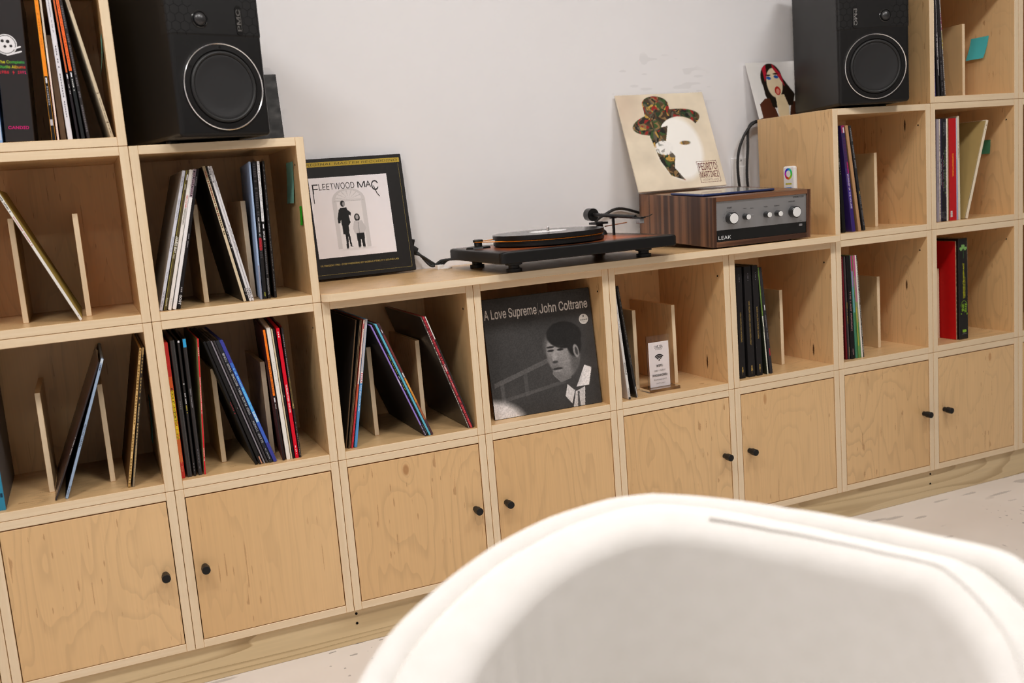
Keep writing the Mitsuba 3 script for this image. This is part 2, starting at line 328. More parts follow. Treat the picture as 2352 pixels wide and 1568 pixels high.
def cube(c, r):
    x0, x1, z0, z1 = XS[c] + G, XS[c + 1] - G, ZS[r - 1] + G, ZS[r] - G
    col = ORD[c + 1]; where = f'{col} column from the left' if 0 <= c <= 7 else col
    if r == 1: t = thing('door_cabinet', f'pale maple cabinet cube with flush door in the bottom row, {where}', 'cabinet')
    else:
        h = HOLD.get((c, r)); t = thing('record_cubby', f'open maple shelf cube {h}' if h else f'open maple shelf cube at the {where}, {["", "", "second", "third", "fourth"][r]} row from the bottom', 'shelf')
    sl = (rng.uniform(20, 48), rng.uniform(0, 9)); sr = (float(SIDE_OFF[(c, r)]), 0.) if (c, r) in SIDE_OFF else (rng.uniform(20, 48), rng.uniform(0, 9))
    Eb(P(t, 'side_panel'), (x0, x0 + T, 0, DB, z0, z1), off=sl, front=200)
    Eb(P(t, 'side_panel'), (x1 - T, x1, 0, DB, z0, z1), off=sr, front=200)
    Eb(P(t, 'top_panel'), (x0 + T, x1 - T, 0.0003, DB, z1 - T, z1), grain=0, front=200)
    Eb(P(t, 'bottom_panel'), (x0 + T, x1 - T, 0.0003, DB, z0, z0 + T), grain=0, front=200)
    Eb(P(t, 'back_panel'), (x0 + T, x1 - T, DI, DB - .0005, z0 + T, z1 - T))
    for d, y in DIVS.get((c, r), []):
        Eb(P(t, 'divider'), (XS[c] + d - .0058, XS[c] + d + .0058, y, DI - .001, z0 + T + .0002, z0 + T + .229), front=200)
    if r == 1:
        g = .0018
        d = Eb(P(t, 'door'), (x0 + T + g, x1 - T - g, .0006, .0186, z0 + T + g * .8, z1 - T - g * 1.5), off=(10. * (c + 1) - XS[c], 0.), bev=.0006)
        kx = XS[c] + .0435 if KNOB_LEFT[c] else XS[c + 1] - .0432
        prof = [[0, 0], [.0074, 0], [.0074, .009], [.0084, .012], [.0096, .0135], [.0096, .0305], [.0090, .0312], [0, .0312]]
        k = shift(along(lathe(prof, 28), [0, -1, 0]), [kx, .0006, .1935]); E(P(d, 'knob'), k, 'black_satin', 35)
    elif (c, r) in HOLD and c >= 1 and (c, r) != (3, 2) or (c, r) == (3, 2):
        hole = shift(along(trimesh.creation.cylinder(.0026, .0008, sections=12), [1, 0, 0]), [x1 - T - .0002, .030, z1 - T - .042]); E(P(t, 'pin_hole'), hole, 'dark_hole')
    return t
TOP = {-1: 4, 0: 4, 1: 3, 2: 2, 3: 2, 4: 2, 5: 2, 6: 3, 7: 4, 8: 4}
for c in range(-1, 9):
    for r in range(1, TOP[c] + 1): cube(c, r)
pk = Eb('base_board', (XS[-1] + .002, XS[9] - .002, .012, .031, -.0897, -.0002), 'plinth_wood', grain=0, off=(3., 1.)); tag(pk, 'long yellowish wooden plinth board with wavy grain under the door cabinets', 'plinth')
for (x, z) in ((.7645, -.012), (.7640, -.037), (2.6600, -.014), (2.6590, -.046)):
    E('base_board__screw', shift(along(trimesh.creation.cylinder(.0032, .0015, sections=14), [0, 1, 0]), [x, .0116, z]), 'dark_hole')
# worktop with one rounded front corner
ZC = ZS[2] + .0192
x0, x1, yf, yb = XS[2] + .0006, XS[6] - .0006, -.0255, .4085
arc = [(x0 + .024 - .024 * math.cos(a), yf + .024 - .024 * math.sin(a)) for a in np.linspace(0, math.pi / 2, 9)]
arc2 = [(x1 - .006 + .006 * math.sin(a), yf + .006 - .006 * math.cos(a)) for a in np.linspace(0, math.pi / 2, 4)]
ring = np.array(arc + arc2 + [(x1, yb), (x0, yb)])
def inset(rg, d): return np.array(Polygon(rg).buffer(-d, join_style=2, mitre_limit=10).exterior.coords)
def ringz(d, z):
    c = rg0 = ring.copy(); cen = ring.mean(0); nrm = []
    n = len(ring)
    out = []
    for i in range(n):
        e1 = ring[i] - ring[i - 1]; e2 = ring[(i + 1) % n] - ring[i]; n1 = np.array([-e1[1], e1[0]]) / np.linalg.norm(e1); n2 = np.array([-e2[1], e2[0]]) / np.linalg.norm(e2)
        b = n1 + n2; b = b / (b @ n1); out.append(ring[i] + d * b)
    return np.c_[np.array(out), np.full(n, z)]
m = loft([ringz(.0008, ZS[2] + .0001), ringz(0, ZS[2] + .0009), ringz(0, ZC - .0008), ringz(.0008, ZC)])
m.unmerge_vertices(); vv = np.array(m.vertices); nn = np.repeat(m.face_normals, 3, 0)
uv = np.where(np.abs(nn[:, 2:]) > .6, np.c_[vv[:, 1] + 12.3, vv[:, 0] + 3], np.c_[vv[:, 2] + 212.3, vv[:, 0] + 5])
k = E('worktop', m, 'maple', False, uv); tag(k, 'long pale maple worktop with a rounded front corner carrying the turntable and amplifier', 'worktop')

# ------------------------------------------------------------------ records
def record(label, c, r, dx, th, t, body, bands=(), texts=(), y=.022, H=.315, D=.3135, yaw=0.0, bsdf='print', face=None, film=False, name='record', catg='record', group=None, marks=()):
    """an album sleeve standing on the floor of cubby (c, r): dx = bottom centre from the column's seam, th = lean in degrees (+ to the right), t = thickness"""
    zf = ZS[r - 1] + G + T + .0002; a = math.radians(th); U = np.array([math.cos(a), 0, -math.sin(a)]); Wv = np.array([math.sin(a), 0, math.cos(a)]); Yv = np.array([0, 1., 0])
    O = np.array([XS[c] + dx, y, zf + t / 2 * abs(math.sin(a))])
    (v, f), _ = board(-t / 2, t / 2, 0, min(D, DI - .0015 - y), 0, H, bev=min(.0012, t * .3))
    ya = math.radians(yaw)
    def place(p):
        q = O + p[:, :1] * U + p[:, 1:2] * Yv + p[:, 2:3] * Wv
        return rotz(q, -ya, np.array([O[0], O[1], 0])) if yaw else q
    t_ = thing(name, label, catg, group)
    col = np.tile(body, (len(v), 1))
    if face is not None: col[np.abs(np.abs(v[:, 0]) - t / 2) < 1e-6] = face
    E(P(t_, 'sleeve'), (place(v), f), bsdf, False, None, col)
    if bands or texts or marks:
        pr = Print([0, 0, 0], [1, 0, 0], [0, 0, 1], .00012)
        w = t / 2 - min(.0008, t * .18)
        for (h0, h1, cc) in bands: pr.rect(-w, h0 * H, w, h1 * H, cc, 1)
        for (h0, h1, u0, u1, cc) in marks: pr.rect(u0 * w, h0 * H, u1 * w, h1 * H, cc, 2)
        for tx in texts:
            s, h0, h1, cap, cc = tx[:5]; bold = len(tx) > 5 and tx[5]
            # h0 -> h1: where the line starts and ends; downwards when h1 < h0
            v2, f2 = text2d(s, cap, bold, abs(h1 - h0) * H)
            sg = -1 if h1 < h0 else 1
            q = np.stack([-sg * (v2[:, 1] - cap / 2), h0 * H + sg * v2[:, 0]], 1); pr.add(q, f2, cc, 3)
        V = np.vstack(pr.V); E(P(t_, 'spine_print'), (place(V), np.vstack(pr.F)), bsdf, False, None, np.vstack(pr.C))
    if film:     # loose clear film standing up from the top of the sleeve
        n = 9; s = np.linspace(0, 1, n); hh = H + .004 + .003 * np.sin(s * 9 + dx * 300) * (s < .98); a0 = np.c_[np.full(n, -t * .42), s * .30, np.full(n, H - .001)]; b0 = np.c_[-t * .2 + .001 * np.sin(s * 14), s * .30, hh]
        a1 = np.c_[np.full(n, t * .42), s * .30, np.full(n, H - .001)]
        V = np.vstack([a0, b0, a1]); F = []
        for k in (0, n):
            for i in range(n - 1): F += [[k + i, k + i + 1, k + n + i + 1], [k + i, k + n + i + 1, k + n + i]]
        E(P(t_, 'clear_film'), (place(V), np.array(F)), 'film')
    return t_
h = hexc
WH, OFF, BK, DK = h('d9d7dd'), h('d8cfc0'), h('121112'), h('242122')
def dots(h0, h1, n, cc, u=.35, seed=1):
    """a line of lettering too small to read: short strokes"""
    q = random.Random(seed); out = []; x = h0; s = (h1 - h0) / n
    for i in range(n):
        if q.random() < .82: out.append((x, x + s * .68, -u * q.uniform(.7, 1), u * q.uniform(.6, 1), cc))
        x += s
    return out
G44, G43, G42 = 'records in the top left cubby', 'records', 'r'
# left column, fourth row
record('sliver of a blue and white record sleeve left of the black box set', 0, 4, .1375, 2.1, .008, h('7fa6d6'), [(.02, .14, h('b9c4da')), (.14, .3, h('3f6fb5'))])
t = record('thick black record box set with rainbow lettering and a round white emblem', 0, 4, .1745, 2.6, .054, h('2a2728'), H=.318, bsdf='print_film', name='box_set', catg='box set')
def box_art():
    zf = ZS[3] + G + T; a = math.radians(2.6)
    pr = Print([XS[0] + .1745, .022 - .0001, zf + .0014], [math.cos(a), 0, -math.sin(a)], [math.sin(a), 0, math.cos(a)], .00012)
    w = lin([222, 220, 222])
    cx, cy = -.0085, .196
    pr.poly(Point(cx, cy).buffer(.0205).difference(Point(cx, cy).buffer(.0185)), w)
    pr.poly(Point(cx, cy).buffer(.0172).difference(Point(cx + .004, cy + .006).buffer(.0035)).difference(Point(cx - .006, cy + .007).buffer(.003)).difference(Point(cx - .002, cy - .004).buffer(.0028)).difference(Point(cx + .009, cy - .003).buffer(.0028)), w)
    pr.poly(LineString([(cx - .004, cy - .015), (cx + .012, cy - .009), (cx + .026, cy - .004)]).buffer(.0016), w); pr.poly(LineString([(cx + .001, cy - .021), (cx + .027, cy - .0135)]).buffer(.0016), w)
    def rainbow(s, x, y, cap, width, cs):
        v, f = text2d(s, cap, True, width); tt = np.clip(v[:, 0] / width, 0, 1) * (len(cs) - 1); i = np.minimum(tt.astype(int), len(cs) - 2); fr = (tt - i)[:, None]; cs = np.array(cs)
        pr.add(v + [x, y], f, cs[i] * (1 - fr) + cs[i + 1] * fr)
    Y, GR, OR, RD, MG = lin([190, 190, 40]), lin([70, 160, 60]), lin([200, 110, 40]), lin([200, 40, 60]), lin([190, 40, 110])
    rainbow('The Complete', -.0262, .1585, .0055, .049, [Y, Y, GR, GR, lin([60, 140, 80])])
    rainbow('Studio Albums', -.0262, .1487, .0055, .050, [GR, GR, Y, OR, RD]); rainbow('1986', -.0262, .1380, .0055, .0185, [RD, RD]); rainbow('1991', .0085, .1380, .0055, .0155, [RD, MG])
    pr.poly(Polygon([(.0012, .1445), (-.0018, .1400), (.0008, .1402), (-.0008, .1355), (.0032, .1412), (.0008, .1412)]), RD)
    pr.text('CANDID', -.0195, .0262, .0058, lin([190, 30, 110]), True, .0385)
    pr.build(P(t, 'emblem_print'))
box_art()
OR = h('ef8a1c'); IMP = h('e9662a')
record('record with orange-over-black spine next to the black box set', 0, 4, .2385, 1.0, .0078, h('c98a2a'), [(0, .42, BK), (.42, 1, OR)], [], marks=[(.375, .41, -.5, .5, WH)] + dots(.2, .36, 10, h('8e8b90'), .5, 2) + [(.10, .14, -.9, .8, h('b9b4b8'))] + dots(.6, .95, 20, h('c06a12'), .3, 3))
record('thin cream and red record sleeve touching the top left divider', 0, 4, .2468, .9, .0036, h('ead9cd'), [(0, .6, h('efe0d6')), (.6, 1, h('c9bfae'))], marks=[(0, .5, -1, -.55, h('a5283c'))])
record('white-spined record right of the divider in the top left cubby', 0, 4, .2705, -.9, .0095, WH, marks=dots(.70, .93, 26, h('77757f'), .28, 4) + dots(.47, .62, 9, h('55535c'), .3, 5) + dots(.28, .44, 9, h('55535c'), .3, 6) + dots(.15, .26, 7, h('55535c'), .3, 7), film=True)
record('narrow record with a worn orange-over-black spine beside the white spine', 0, 4, .2862, -1.9, .0046, h('2a1e24'), [(0, .44, h('1d1a1e')), (.44, 1, h('c8622e'))], marks=[(.40, .43, -.6, .6, WH)] + dots(.3, .38, 6, h('b9b6b6'), .5, 8))
record('record with a bright orange-over-black spine, right of the worn orange one', 0, 4, .2957, -2.5, .0072, BK, [(0, .45, h('1c2022')), (.45, 1, IMP)], marks=[(.41, .44, -.4, .4, WH)] + dots(.32, .40, 7, h('c9c7c7'), .4, 9) + dots(.5, .95, 22, h('b8481a'), .3, 10))
record('black speckled record sleeve in plastic left of the leaning cream sleeve', 0, 4, .3062, -3.4, .0062, h('2c292b'), marks=dots(.05, .95, 60, h('625e62'), .8, 11), bsdf='print_film')
record('cream record leaning steeply to the left in the top left cubby', 0, 4, .3535, -10.2, .0067, h('cbbfa6'), [(0, 1, h('c9bb9f'))], marks=[(.3, .306, -1, 1, h('6b5a44')), (.1, .106, -1, 1, h('6b5a44')), (.85, .95, -1, 1, h('a3917c'))] + dots(.03, .27, 30, h('4d453c'), .3, 12))
# left column, third row
record('single white record leaning steeply across two dividers', 0, 3, .2404, -23.6, .0066, h('d9d5d0'), [(0, 1, h('dedbd6'))], marks=dots(.83, .96, 12, h('2a282a'), .6, 13) + dots(.58, .80, 22, h('b86a70'), .5, 14) + dots(.02, .05, 3, h('66646a'), .4, 15), face=h('8c7a3a'))
# left column, second row
record('teal record box at the far left edge of the picture', 0, 2, .0302, 0, .0205, h('2f7f9e'), [(.0, .55, h('2f84a6')), (.55, 1, h('0f4a55'))], marks=[(.09, .12, .3, .8, h('163a52'))], face=h('4a4644'), name='box_set', catg='box set')
record('black record in plastic leaning right against the silver-blue one', 0, 2, .1378, 23.4, .0038, h('2a2629'), marks=dots(.33, .47, 14, h('b4b0b2'), .5, 16), face=h('3a2420'), bsdf='print_film', film=True)
record('silver-blue spined record leaning right onto a divider', 0, 2, .1597, 20.7, .0067, h('8fa3bb'), [(0, .97, h('93a8c2')), (.97, 1, h('c8d3df'))], [('ROCKETMAN', .53, .46 - .09, .0038, h('222634'))], marks=dots(.92, .96, 3, h('3a4254'), .6, 17) + dots(.03, .09, 8, h('3c4660'), .4, 18), face=h('15120f'))
record('old record sleeve with a torn gold paper spine, left of a similar one', 0, 2, .2883, 11.6, .0060, h('b8935a'), [(0, 1, h('c9a468'))], marks=dots(.0, 1., 46, h('8a6a36'), .9, 19) + dots(.02, .98, 60, h('e2c48c'), .5, 20), face=h('4a2d10'))
record('old record sleeve with a worn black and gold spine against its cubby wall', 0, 2, .2973, 11.0, .0050, h('4a4034'), [(0, .3, h('8a7a62')), (.3, .95, h('2b2622')), (.95, 1, h('b79a66'))], marks=dots(.30, .58, 34, h('b7a78c'), .45, 21) + dots(.05, .98, 40, h('a88d5a'), .7, 22))
# second column, third row
record('white-spined record leftmost in the cubby under the left speaker', 1, 3, .0242, 16.0, .0074, h('cfd0da'), [(0, 1, h('cdcfda'))], [('HIP HOUSE', .96, .89, .003, h('5b5c68')), ('UNDER THE SURFACE', .80, .65, .0031, h('5b5c68')), ('INDIGO MILLER', .53, .42, .0031, h('5b5c68'))], marks=dots(.18, .28, 16, h('8a8b98'), .3, 23) + dots(.03, .15, 14, h('4a4b58'), .3, 24), face=h('8f8a84'), y=.028, film=True)
record('olive brown spined record with white lettering in the cubby under the left speaker', 1, 3, .0334, 15.8, .0070, h('4d4228'), [(0, 1, h('51462c'))], [('JAMES BAY', .53, .44 - .03, .0052, h('e8e6dc'), True), ('leap', .40, .37, .004, h('c9c3ae'))], marks=[(0, 1, -1, -.72, h('a39a3e')), (.93, .97, -.2, .7, WH), (.86, .90, -.5, .5, h('9d978a'))] + dots(.03, .09, 6, h('c9c3ae'), .35, 25), y=.026)
record('white-spined record with red and black lettering in the cubby under the left speaker', 1, 3, .0424, 15.4, .0072, h('ddd8d2'), [(0, 1, h('e3ded8'))], [('ONE COLUMN', .82, .73, .0036, h('b8282e'), True), ('FRONTIER RECORDS', .725, .61, .0034, h('2a282a'), True)], marks=dots(.03, .10, 5, h('b5b0aa'), .3, 26))
record('white-spined record with a lilac patterned top in the cubby under the left speaker', 1, 3, .0525, 15.0, .0078, h('e2dfdf'), [(0, .8, h('e6e3e2')), (.8, 1, h('8d7c86'))], marks=dots(.81, .99, 14, h('2e2228'), .8, 27) + dots(.82, .98, 10, h('c9a5b2'), .5, 28))
record('black record with small white lettering, rightmost of five leaning under the left speaker', 1, 3, .0622, 14.3, .0068, h('141113'), [], [('GOST', .10, .03, .0048, h('dcdadb'), True)], marks=dots(.12, .16, 3, h('aaa6a8'), .6, 29) + dots(.44, .54, 10, h('8a868a'), .4, 30) + dots(.88, .96, 6, h('6a666a'), .5, 31))
record('cream sleeve with a floral spine leaning left under the left speaker', 1, 3, .2078, -10.0, .0072, h('c9b89a'), [(0, .9, h('cdbd9f')), (.9, 1, h('9c8c6e'))], marks=dots(.62, .97, 34, h('8a4a3e'), .7, 32) + dots(.5, .9, 24, h('5e5138'), .6, 33), face=h('17130f'))
record('thin black record between the floral spine and the white pair', 1, 3, .2150, -10.2, .0040, h('161415'), marks=dots(.40, .55, 13, h('c9c6c4'), .5, 34) + dots(.86, .95, 6, h('8a8786'), .5, 35) + dots(.05, .10, 5, h('a9a6a4'), .6, 36))
record('white record, left of a leaning white pair under the left speaker', 1, 3, .2205, -10.5, .0052, h('d3d1d2'), [(0, 1, h('d6d4d5'))], marks=dots(.88, .99, 6, h('3a383c'), .6, 37) + dots(.02, .10, 6, h('4a484c'), .7, 38))
record('white record, right of a leaning white pair under the left speaker', 1, 3, .2262, -10.6, .0046, h('cfcdd0'), [(0, 1, h('d2d0d3'))], marks=dots(.80, .97, 18, h('77747a'), .6, 39) + dots(.36, .58, 20, h('6b686e'), .5, 40) + dots(.02, .10, 6, h('3a383c'), .8, 41))
YW = 5
record('pale blue record standing right of the divider under the left speaker', 1, 3, .2465, 1.6, .0046, h('8ea4c4'), [(0, .25, h('8a8a98')), (.25, 1, h('9fb4d4'))], yaw=YW, y=.030)
record('black record with a red block on its spine under the left speaker', 1, 3, .2548, 1.9, .0090, h('161516'), [], [('STEREO', .445, .36, .0064, h('b01f2c'), True)], marks=[(.355, .45, -.55, .35, h('a81c28'))] + dots(.46, .60, 14, h('c9c6c8'), .3, 42) + dots(.3, .99, 40, h('39373a'), .9, 43) + [(.02, .05, -.1, .4, h('9aa03a'))], yaw=YW, y=.030, bsdf='print_film', film=True)
record('record with a spine white above and black below under the left speaker', 1, 3, .2645, 1.8, .0072, h('1a191a'), [(.565, 1, h('d9d8da'))], [('A LOVE SUPREME   JOHN COLTRANE', .98, .71, .0034, h('55545a')), ('STEREO A-77', .665, .575, .0032, h('66656a')), ('IMPULSE', .495, .43, .0036, h('c8c6c8'), True), ('DOCUMENTS', .15, .03, .0036, h('a5a3a5'))], marks=[(.515, .545, -.4, .4, WH)] + dots(.18, .42, 18, h('5c5a5c'), .6, 44), yaw=YW, y=.030, bsdf='print_film')
record('black record in crinkled plastic, last on the right under the left speaker', 1, 3, .2800, 1.2, .0066, h('1b1818'), marks=dots(.05, .98, 50, h('6e6a6a'), .25, 45), face=h('241812'), yaw=YW, y=.034, bsdf='print_film', film=True)
# second column, second row
record('record with a red and orange spine and yellow psychedelic lettering', 1, 2, .0245, 0, .0082, h('c8402f'), [(0, .12, h('c23a30')), (.12, .3, h('cf6a34')), (.3, .42, h('d6812f')), (.42, .64, h('c9a52a')), (.64, .75, h('d05e2c')), (.75, 1, h('bf2f2c'))], [('ROCK AND ROLL CIRCUS', .65, .29, .0062, h('e8d22a'), True)], marks=dots(.28, .67, 34, h('3a2a14'), .95, 46) + dots(.33, .61, 22, h('ecd92e'), .8, 47) + dots(.05, .2, 10, h('d88a6a'), .25, 48))
record('thick black record in plastic beside the psychedelic spine', 1, 2, .0386, 0, .0106, h('2a2828'), marks=[(0, 1, .55, .7, h('5a5758')), (0, 1, -.7, -.62, h('3c393a'))] + dots(.5, .58, 5, h('77747a'), .2, 49), H=.318, bsdf='print_film', film=True)
record('slim black record with tiny white and yellow lettering in plastic', 1, 2, .0500, .35, .0054, h('1f1d1e'), marks=dots(.54, .62, 8, h('cfccce'), .6, 50) + dots(.47, .53, 6, h('b5a53a'), .6, 51) + [(.985, 1, -1, 1, WH), (.68, .69, -.9, .9, h('a9a6a6'))] + dots(.03, .1, 6, h('77747a'), .5, 52), bsdf='print_film')
record('black record with a bright cyan band at the top of its spine', 1, 2, .0622, .4, .0082, h('262425'), [(.935, .995, h('2a9fd8'))], marks=[(0, .93, .5, .6, h('55525a'))] + dots(.5, .64, 14, h('9a979c'), .25, 53) + dots(.03, .2, 8, h('66636a'), .2, 54), H=.319, bsdf='print_film', film=True)
record('slim red record with white lettering, standing alone left of the divider', 1, 2, .0722, 4.0, .0040, h('c81028'), [(0, 1, h('d0102a'))], marks=dots(.45, .72, 40, h('f2dcdc'), .5, 55) + dots(.86, .94, 6, h('f2dcdc'), .5, 56) + dots(.1, .2, 9, h('f2dcdc'), .5, 57), face=h('8f8a5c'))
record('glossy black record, leftmost of the left-leaning stack that ends in a blue spine', 1, 2, .1905, -15.3, .0062, h('141314'), marks=dots(.42, .52, 8, h('7a2428'), .6, 58), face=h('17140f'), y=.026)
record('black record, second of the stack leaning left', 1, 2, .2003, -15.6, .0084, h('1a191a'), marks=[(.46, .465, .2, .35, WH), (.57, .573, -.2, 0, WH), (.0, .06, .1, .9, h('c08a72'))], y=.024)
record('grey-spined record in the middle of the stack leaning left', 1, 2, .2085, -15.8, .0034, h('77727a'), [(0, 1, h('8a858c'))], y=.024)
record('dark grey record right of the grey spine in the stack leaning left', 1, 2, .2150, -15.9, .0056, h('2f2d30'), marks=[(0, 1, .2, .45, h('55525a'))], y=.024, bsdf='print_film')
record('navy black record with spaced white lettering along its spine', 1, 2, .2238, -16.2, .0084, h('22262f'), [], [('THIS  PLACE  WILL  BECOME  YOUR  TOMB', .40, .90, .0042, h('cfd0d4')), ('SLEEP  TOKEN', .165, .345, .0042, h('b9bac0'))], marks=dots(.03, .12, 9, h('9a9ba2'), .3, 59), bsdf='print_film', film=True)
record('bright blue spined record leaning left', 1, 2, .2336, -16.5, .0078, h('3b4aa8'), [(0, .16, h('3a3f94')), (.16, .33, h('3f63c0')), (.33, .62, h('4aa3e2')), (.62, .82, h('3f6cc4')), (.82, 1, h('3c3f96'))], [('SMURFS', .335, .40 + .02, .0050, h('e8f0fa'), True)], marks=dots(.44, .78, 26, h('7fc4ee'), .5, 60))
record('record with a spine orange above and black below, right of a divider', 1, 2, .2535, -2.0, .0066, h('4a1f1c'), [(0, .50, h('1e1618')), (.5, 1, h('f07a1c'))], [('MAN IN THE MIDDLE', .77, .52, .0038, h('5a2f10'))], marks=[(.45, .485, -.5, .5, WH)] + dots(.40, .44, 4, h('c9c6c4'), .4, 61), yaw=YW)
record('white-spined record between the orange and the red ones', 1, 2, .2648, -2.2, .0092, h('e0dcd6'), [(0, 1, h('e6e2dc'))], marks=dots(.55, .75, 12, h('c3beb6'), .3, 62), yaw=YW, H=.319)
record('thin cream record right of the thick white spine', 1, 2, .2722, -2.2, .0034, h('c9b795'), [(0, 1, h('d2c2a2'))], yaw=YW)
record('thin black record left of the bright red spine', 1, 2, .2772, -2.2, .0042, h('15151a'), yaw=YW, marks=[(.48, .49, -.3, .3, WH)])
record('bright red record with white lettering, near the right of its cubby', 1, 2, .2850, -2.0, .0082, h('d00a26'), [(0, 1, h('d60a28'))], [('THE ROLLING STONES', .57, .38 + .06, .0036, h('f2dede'), True), ('HAVE LIVE!', .43, .355, .0036, h('f2dede'), True)], marks=dots(.93, .98, 3, h('f2dede'), .4, 63) + dots(.03, .1, 8, h('f2dede'), .35, 64), yaw=YW)
record('black record in crinkled plastic right of the bright red spine', 1, 2, .2930, -1.6, .0050, h('232022'), [(.38, .62, h('6b5a30'))], [('VOL. 2', .42, .385, .0036, h('d8c88a'))], marks=dots(.62, .98, 26, h('8a8688'), .6, 65) + dots(.44, .6, 14, h('2a2216'), .5, 66) + dots(.02, .3, 16, h('77736f'), .5, 67), yaw=YW, bsdf='print_film', film=True)
# third column, second row
record('black sleeve with a tan edge, leftmost in the cubby left of the portrait cover', 2, 2, .0292, 10.4, .0038, h('6a5238'), [(0, 1, h('5c4630'))], face=h('1a1818'), marks=[], y=.03)
record('dark sleeve with two tan edges, second in the cubby left of the portrait cover', 2, 2, .0352, 11.2, .0056, h('3a2d22'), marks=[(0, 1, .5, 1, h('9a7c56')), (0, 1, -1, -.7, h('7a6244'))], face=h('17130f'), y=.024)
record('record with a spine pale pink above and red below', 2, 2, .0418, 11.3, .0050, h('8a3a2e'), [(0, .32, h('c8283a')), (.32, .5, h('c0563c')), (.5, 1, h('d8c4b8'))], marks=[(.93, .97, -.6, .6, h('b0283a'))] + dots(.03, .3, 9, h('8a1626'), .4, 68), y=.02)
record('record with a spine grey-white above and blue below with white lettering', 2, 2, .0510, 10.7, .0072, h('4a87bd'), [(0, .5, h('4a8cc6')), (.5, 1, h('b5b4b8'))], [('FIVE MAN LONDON JAM', .485, .285, .0040, h('e8eef4')), ('TESLA', .585, .505, .0048, h('b8283a'), True)], marks=[(.505, .59, -1, 1, h('e2dcdc'))], bsdf='print_gloss')
LN = 'leaning-left group of four beside a divider'
record('purple-spined record leaning left, lowest of a colourful group of four', 2, 2, .2290, -21.0, .0048, h('8a72c0'), [(0, .1, h('3a3440')), (.1, 1, h('927ac8'))], marks=[(.46, .52, -.6, .6, WH)] + dots(.01, .09, 6, h('b9b6bc'), .6, 69), face=h('1b1818'), y=.012)
record('black record with yellow spine lettering, leaning left beside the purple one', 2, 2, .2340, -20.8, .0046, h('141413'), marks=dots(.56, .74, 28, h('b9c02e'), .45, 70) + dots(.48, .55, 8, h('e8e6e0'), .45, 71) + dots(.42, .47, 8, h('b9c02e'), .45, 72) + dots(.02, .12, 8, h('77756f'), .5, 73), y=.012)
record('cyan-spined record leaning left in the colourful group of four', 2, 2, .2395, -20.7, .0054, h('58a5bd'), [(0, 1, h('5fb0c8'))], y=.012)
record('record with a maroon and amber spine on top of the colourful leaning four', 2, 2, .2458, -20.6, .0060, h('5a3230'), [(0, .14, h('4a3236')), (.14, .3, h('9a5a3a')), (.3, .52, h('c98a3a')), (.52, .57, h('5f5560')), (.57, .9, h('6e3432')), (.9, 1, h('43303a'))], marks=[(.525, .565, -.6, .6, h('d8d2cc'))] + dots(.4, .5, 7, h('e8c88a'), .4, 74) + [(.92, .95, -.3, .4, WH)], y=.012)
t = record('black sleeve with silver artwork leaning left, its large face showing', 2, 2, .3455, -18.6, .0040, h('55504c'), marks=dots(0, 1, 50, h('b9b2aa'), .8, 75), face=h('1a1817'), y=.014, bsdf='print_gloss')
record('record with a sparkling red spine leaning left at the right of its cubby', 2, 2, .3515, -18.8, .0068, h('7a1824'), [(0, .5, h('9c1c2c')), (.5, 1, h('8a1a2a'))], [('Thank', .58, .515, .0042, h('e8d8d8'), True)], marks=dots(0, 1, 60, h('c8404a'), .8, 76) + dots(.05, .95, 50, h('4a0c14'), .9, 77) + dots(.36, .5, 14, h('d8c4c4'), .4, 78), y=.012, bsdf='print_gloss')
record('dark record with white band atop its spine, leaning on the cubby wall', 2, 2, .3572, -18.9, .0042, h('2e2b2a'), [(.8, 1, h('cfccc8'))], y=.012)
# fifth column, second row
record('white-spined record in plastic, leftmost beside the acrylic notice', 4, 2, .0500, -5.2, .0080, h('c9c6c4'), [(.02, .98, h('d5d2d0')), (0, .1, h('2a2826'))], [('SODASTREAM', .33, .22, .0042, h('2a2a2c'), True)], marks=dots(.6, .8, 10, h('9a9898'), .3, 79) + dots(.02, .09, 7, h('b9b5b2'), .7, 80), y=.014, bsdf='print_film', film=True)
record('black record in plastic leaning left against the white-spined one', 4, 2, .0770, -7.4, .0070, h('1a1716'), marks=dots(.3, .98, 30, h('4a4642'), .7, 81) + [(.0, .1, -.2, .6, h('b9b4ae'))], y=.02, bsdf='print_film', film=True)
# sixth column, second row: thick black boxes
GOLD = h('a98c4c')
record('thick black box sleeve at the left wall, mostly hidden behind the shelf side', 5, 2, .0262, .3, .012, h('141213'), [], [('VAN HALEN', .6, .45, .004, GOLD)], marks=[(.07, .10, -.2, .6, GOLD)], H=.322, name='box_set', catg='box set')
def vh(label, dx, th, t, title, h0, h1):
    record(label, 5, 2, dx, th, t, h('1d1b1c'), [], [(title, h0, h1, .0048, GOLD)], marks=[(.06, .085, -.10, .10, GOLD), (.055, .08, -.26, -.14, GOLD), (.055, .08, .14, .26, GOLD), (.085, .105, -.2, -.06, GOLD), (.085, .105, .06, .2, GOLD), (.03, .06, -.03, .03, GOLD)] + dots(.87, .94, 7, h('77727a'), .10, 82), H=.322, name='box_set', catg='box set', y=.023)
vh('thick black box sleeve with gold spine lettering, first from the left', .0478, .2, .0205, 'VAN HALEN FAIR WARNING', .60, .33)
vh('thickest black box sleeve with long gold spine lettering, second from the left', .0805, -.3, .0235, 'VAN HALEN WOMEN AND CHILDREN FIRST', .69, .29)
vh('black box sleeve with gold lettering, third from left, beside the green and white record', .1090, -.7, .0190, 'VAN HALEN DIVER DOWN', .63, .34)
record('slim record with a spine green above and white below among black box sleeves', 5, 2, .1352, -3.6, .0054, h('2a2f22'), [(0, .55, h('cfd0c0')), (.55, 1, h('62803a'))], marks=dots(.3, .53, 20, h('8a8c7c'), .35, 83) + [(.40, .45, -.5, .5, h('2a2a22'))], face=h('22261c'))
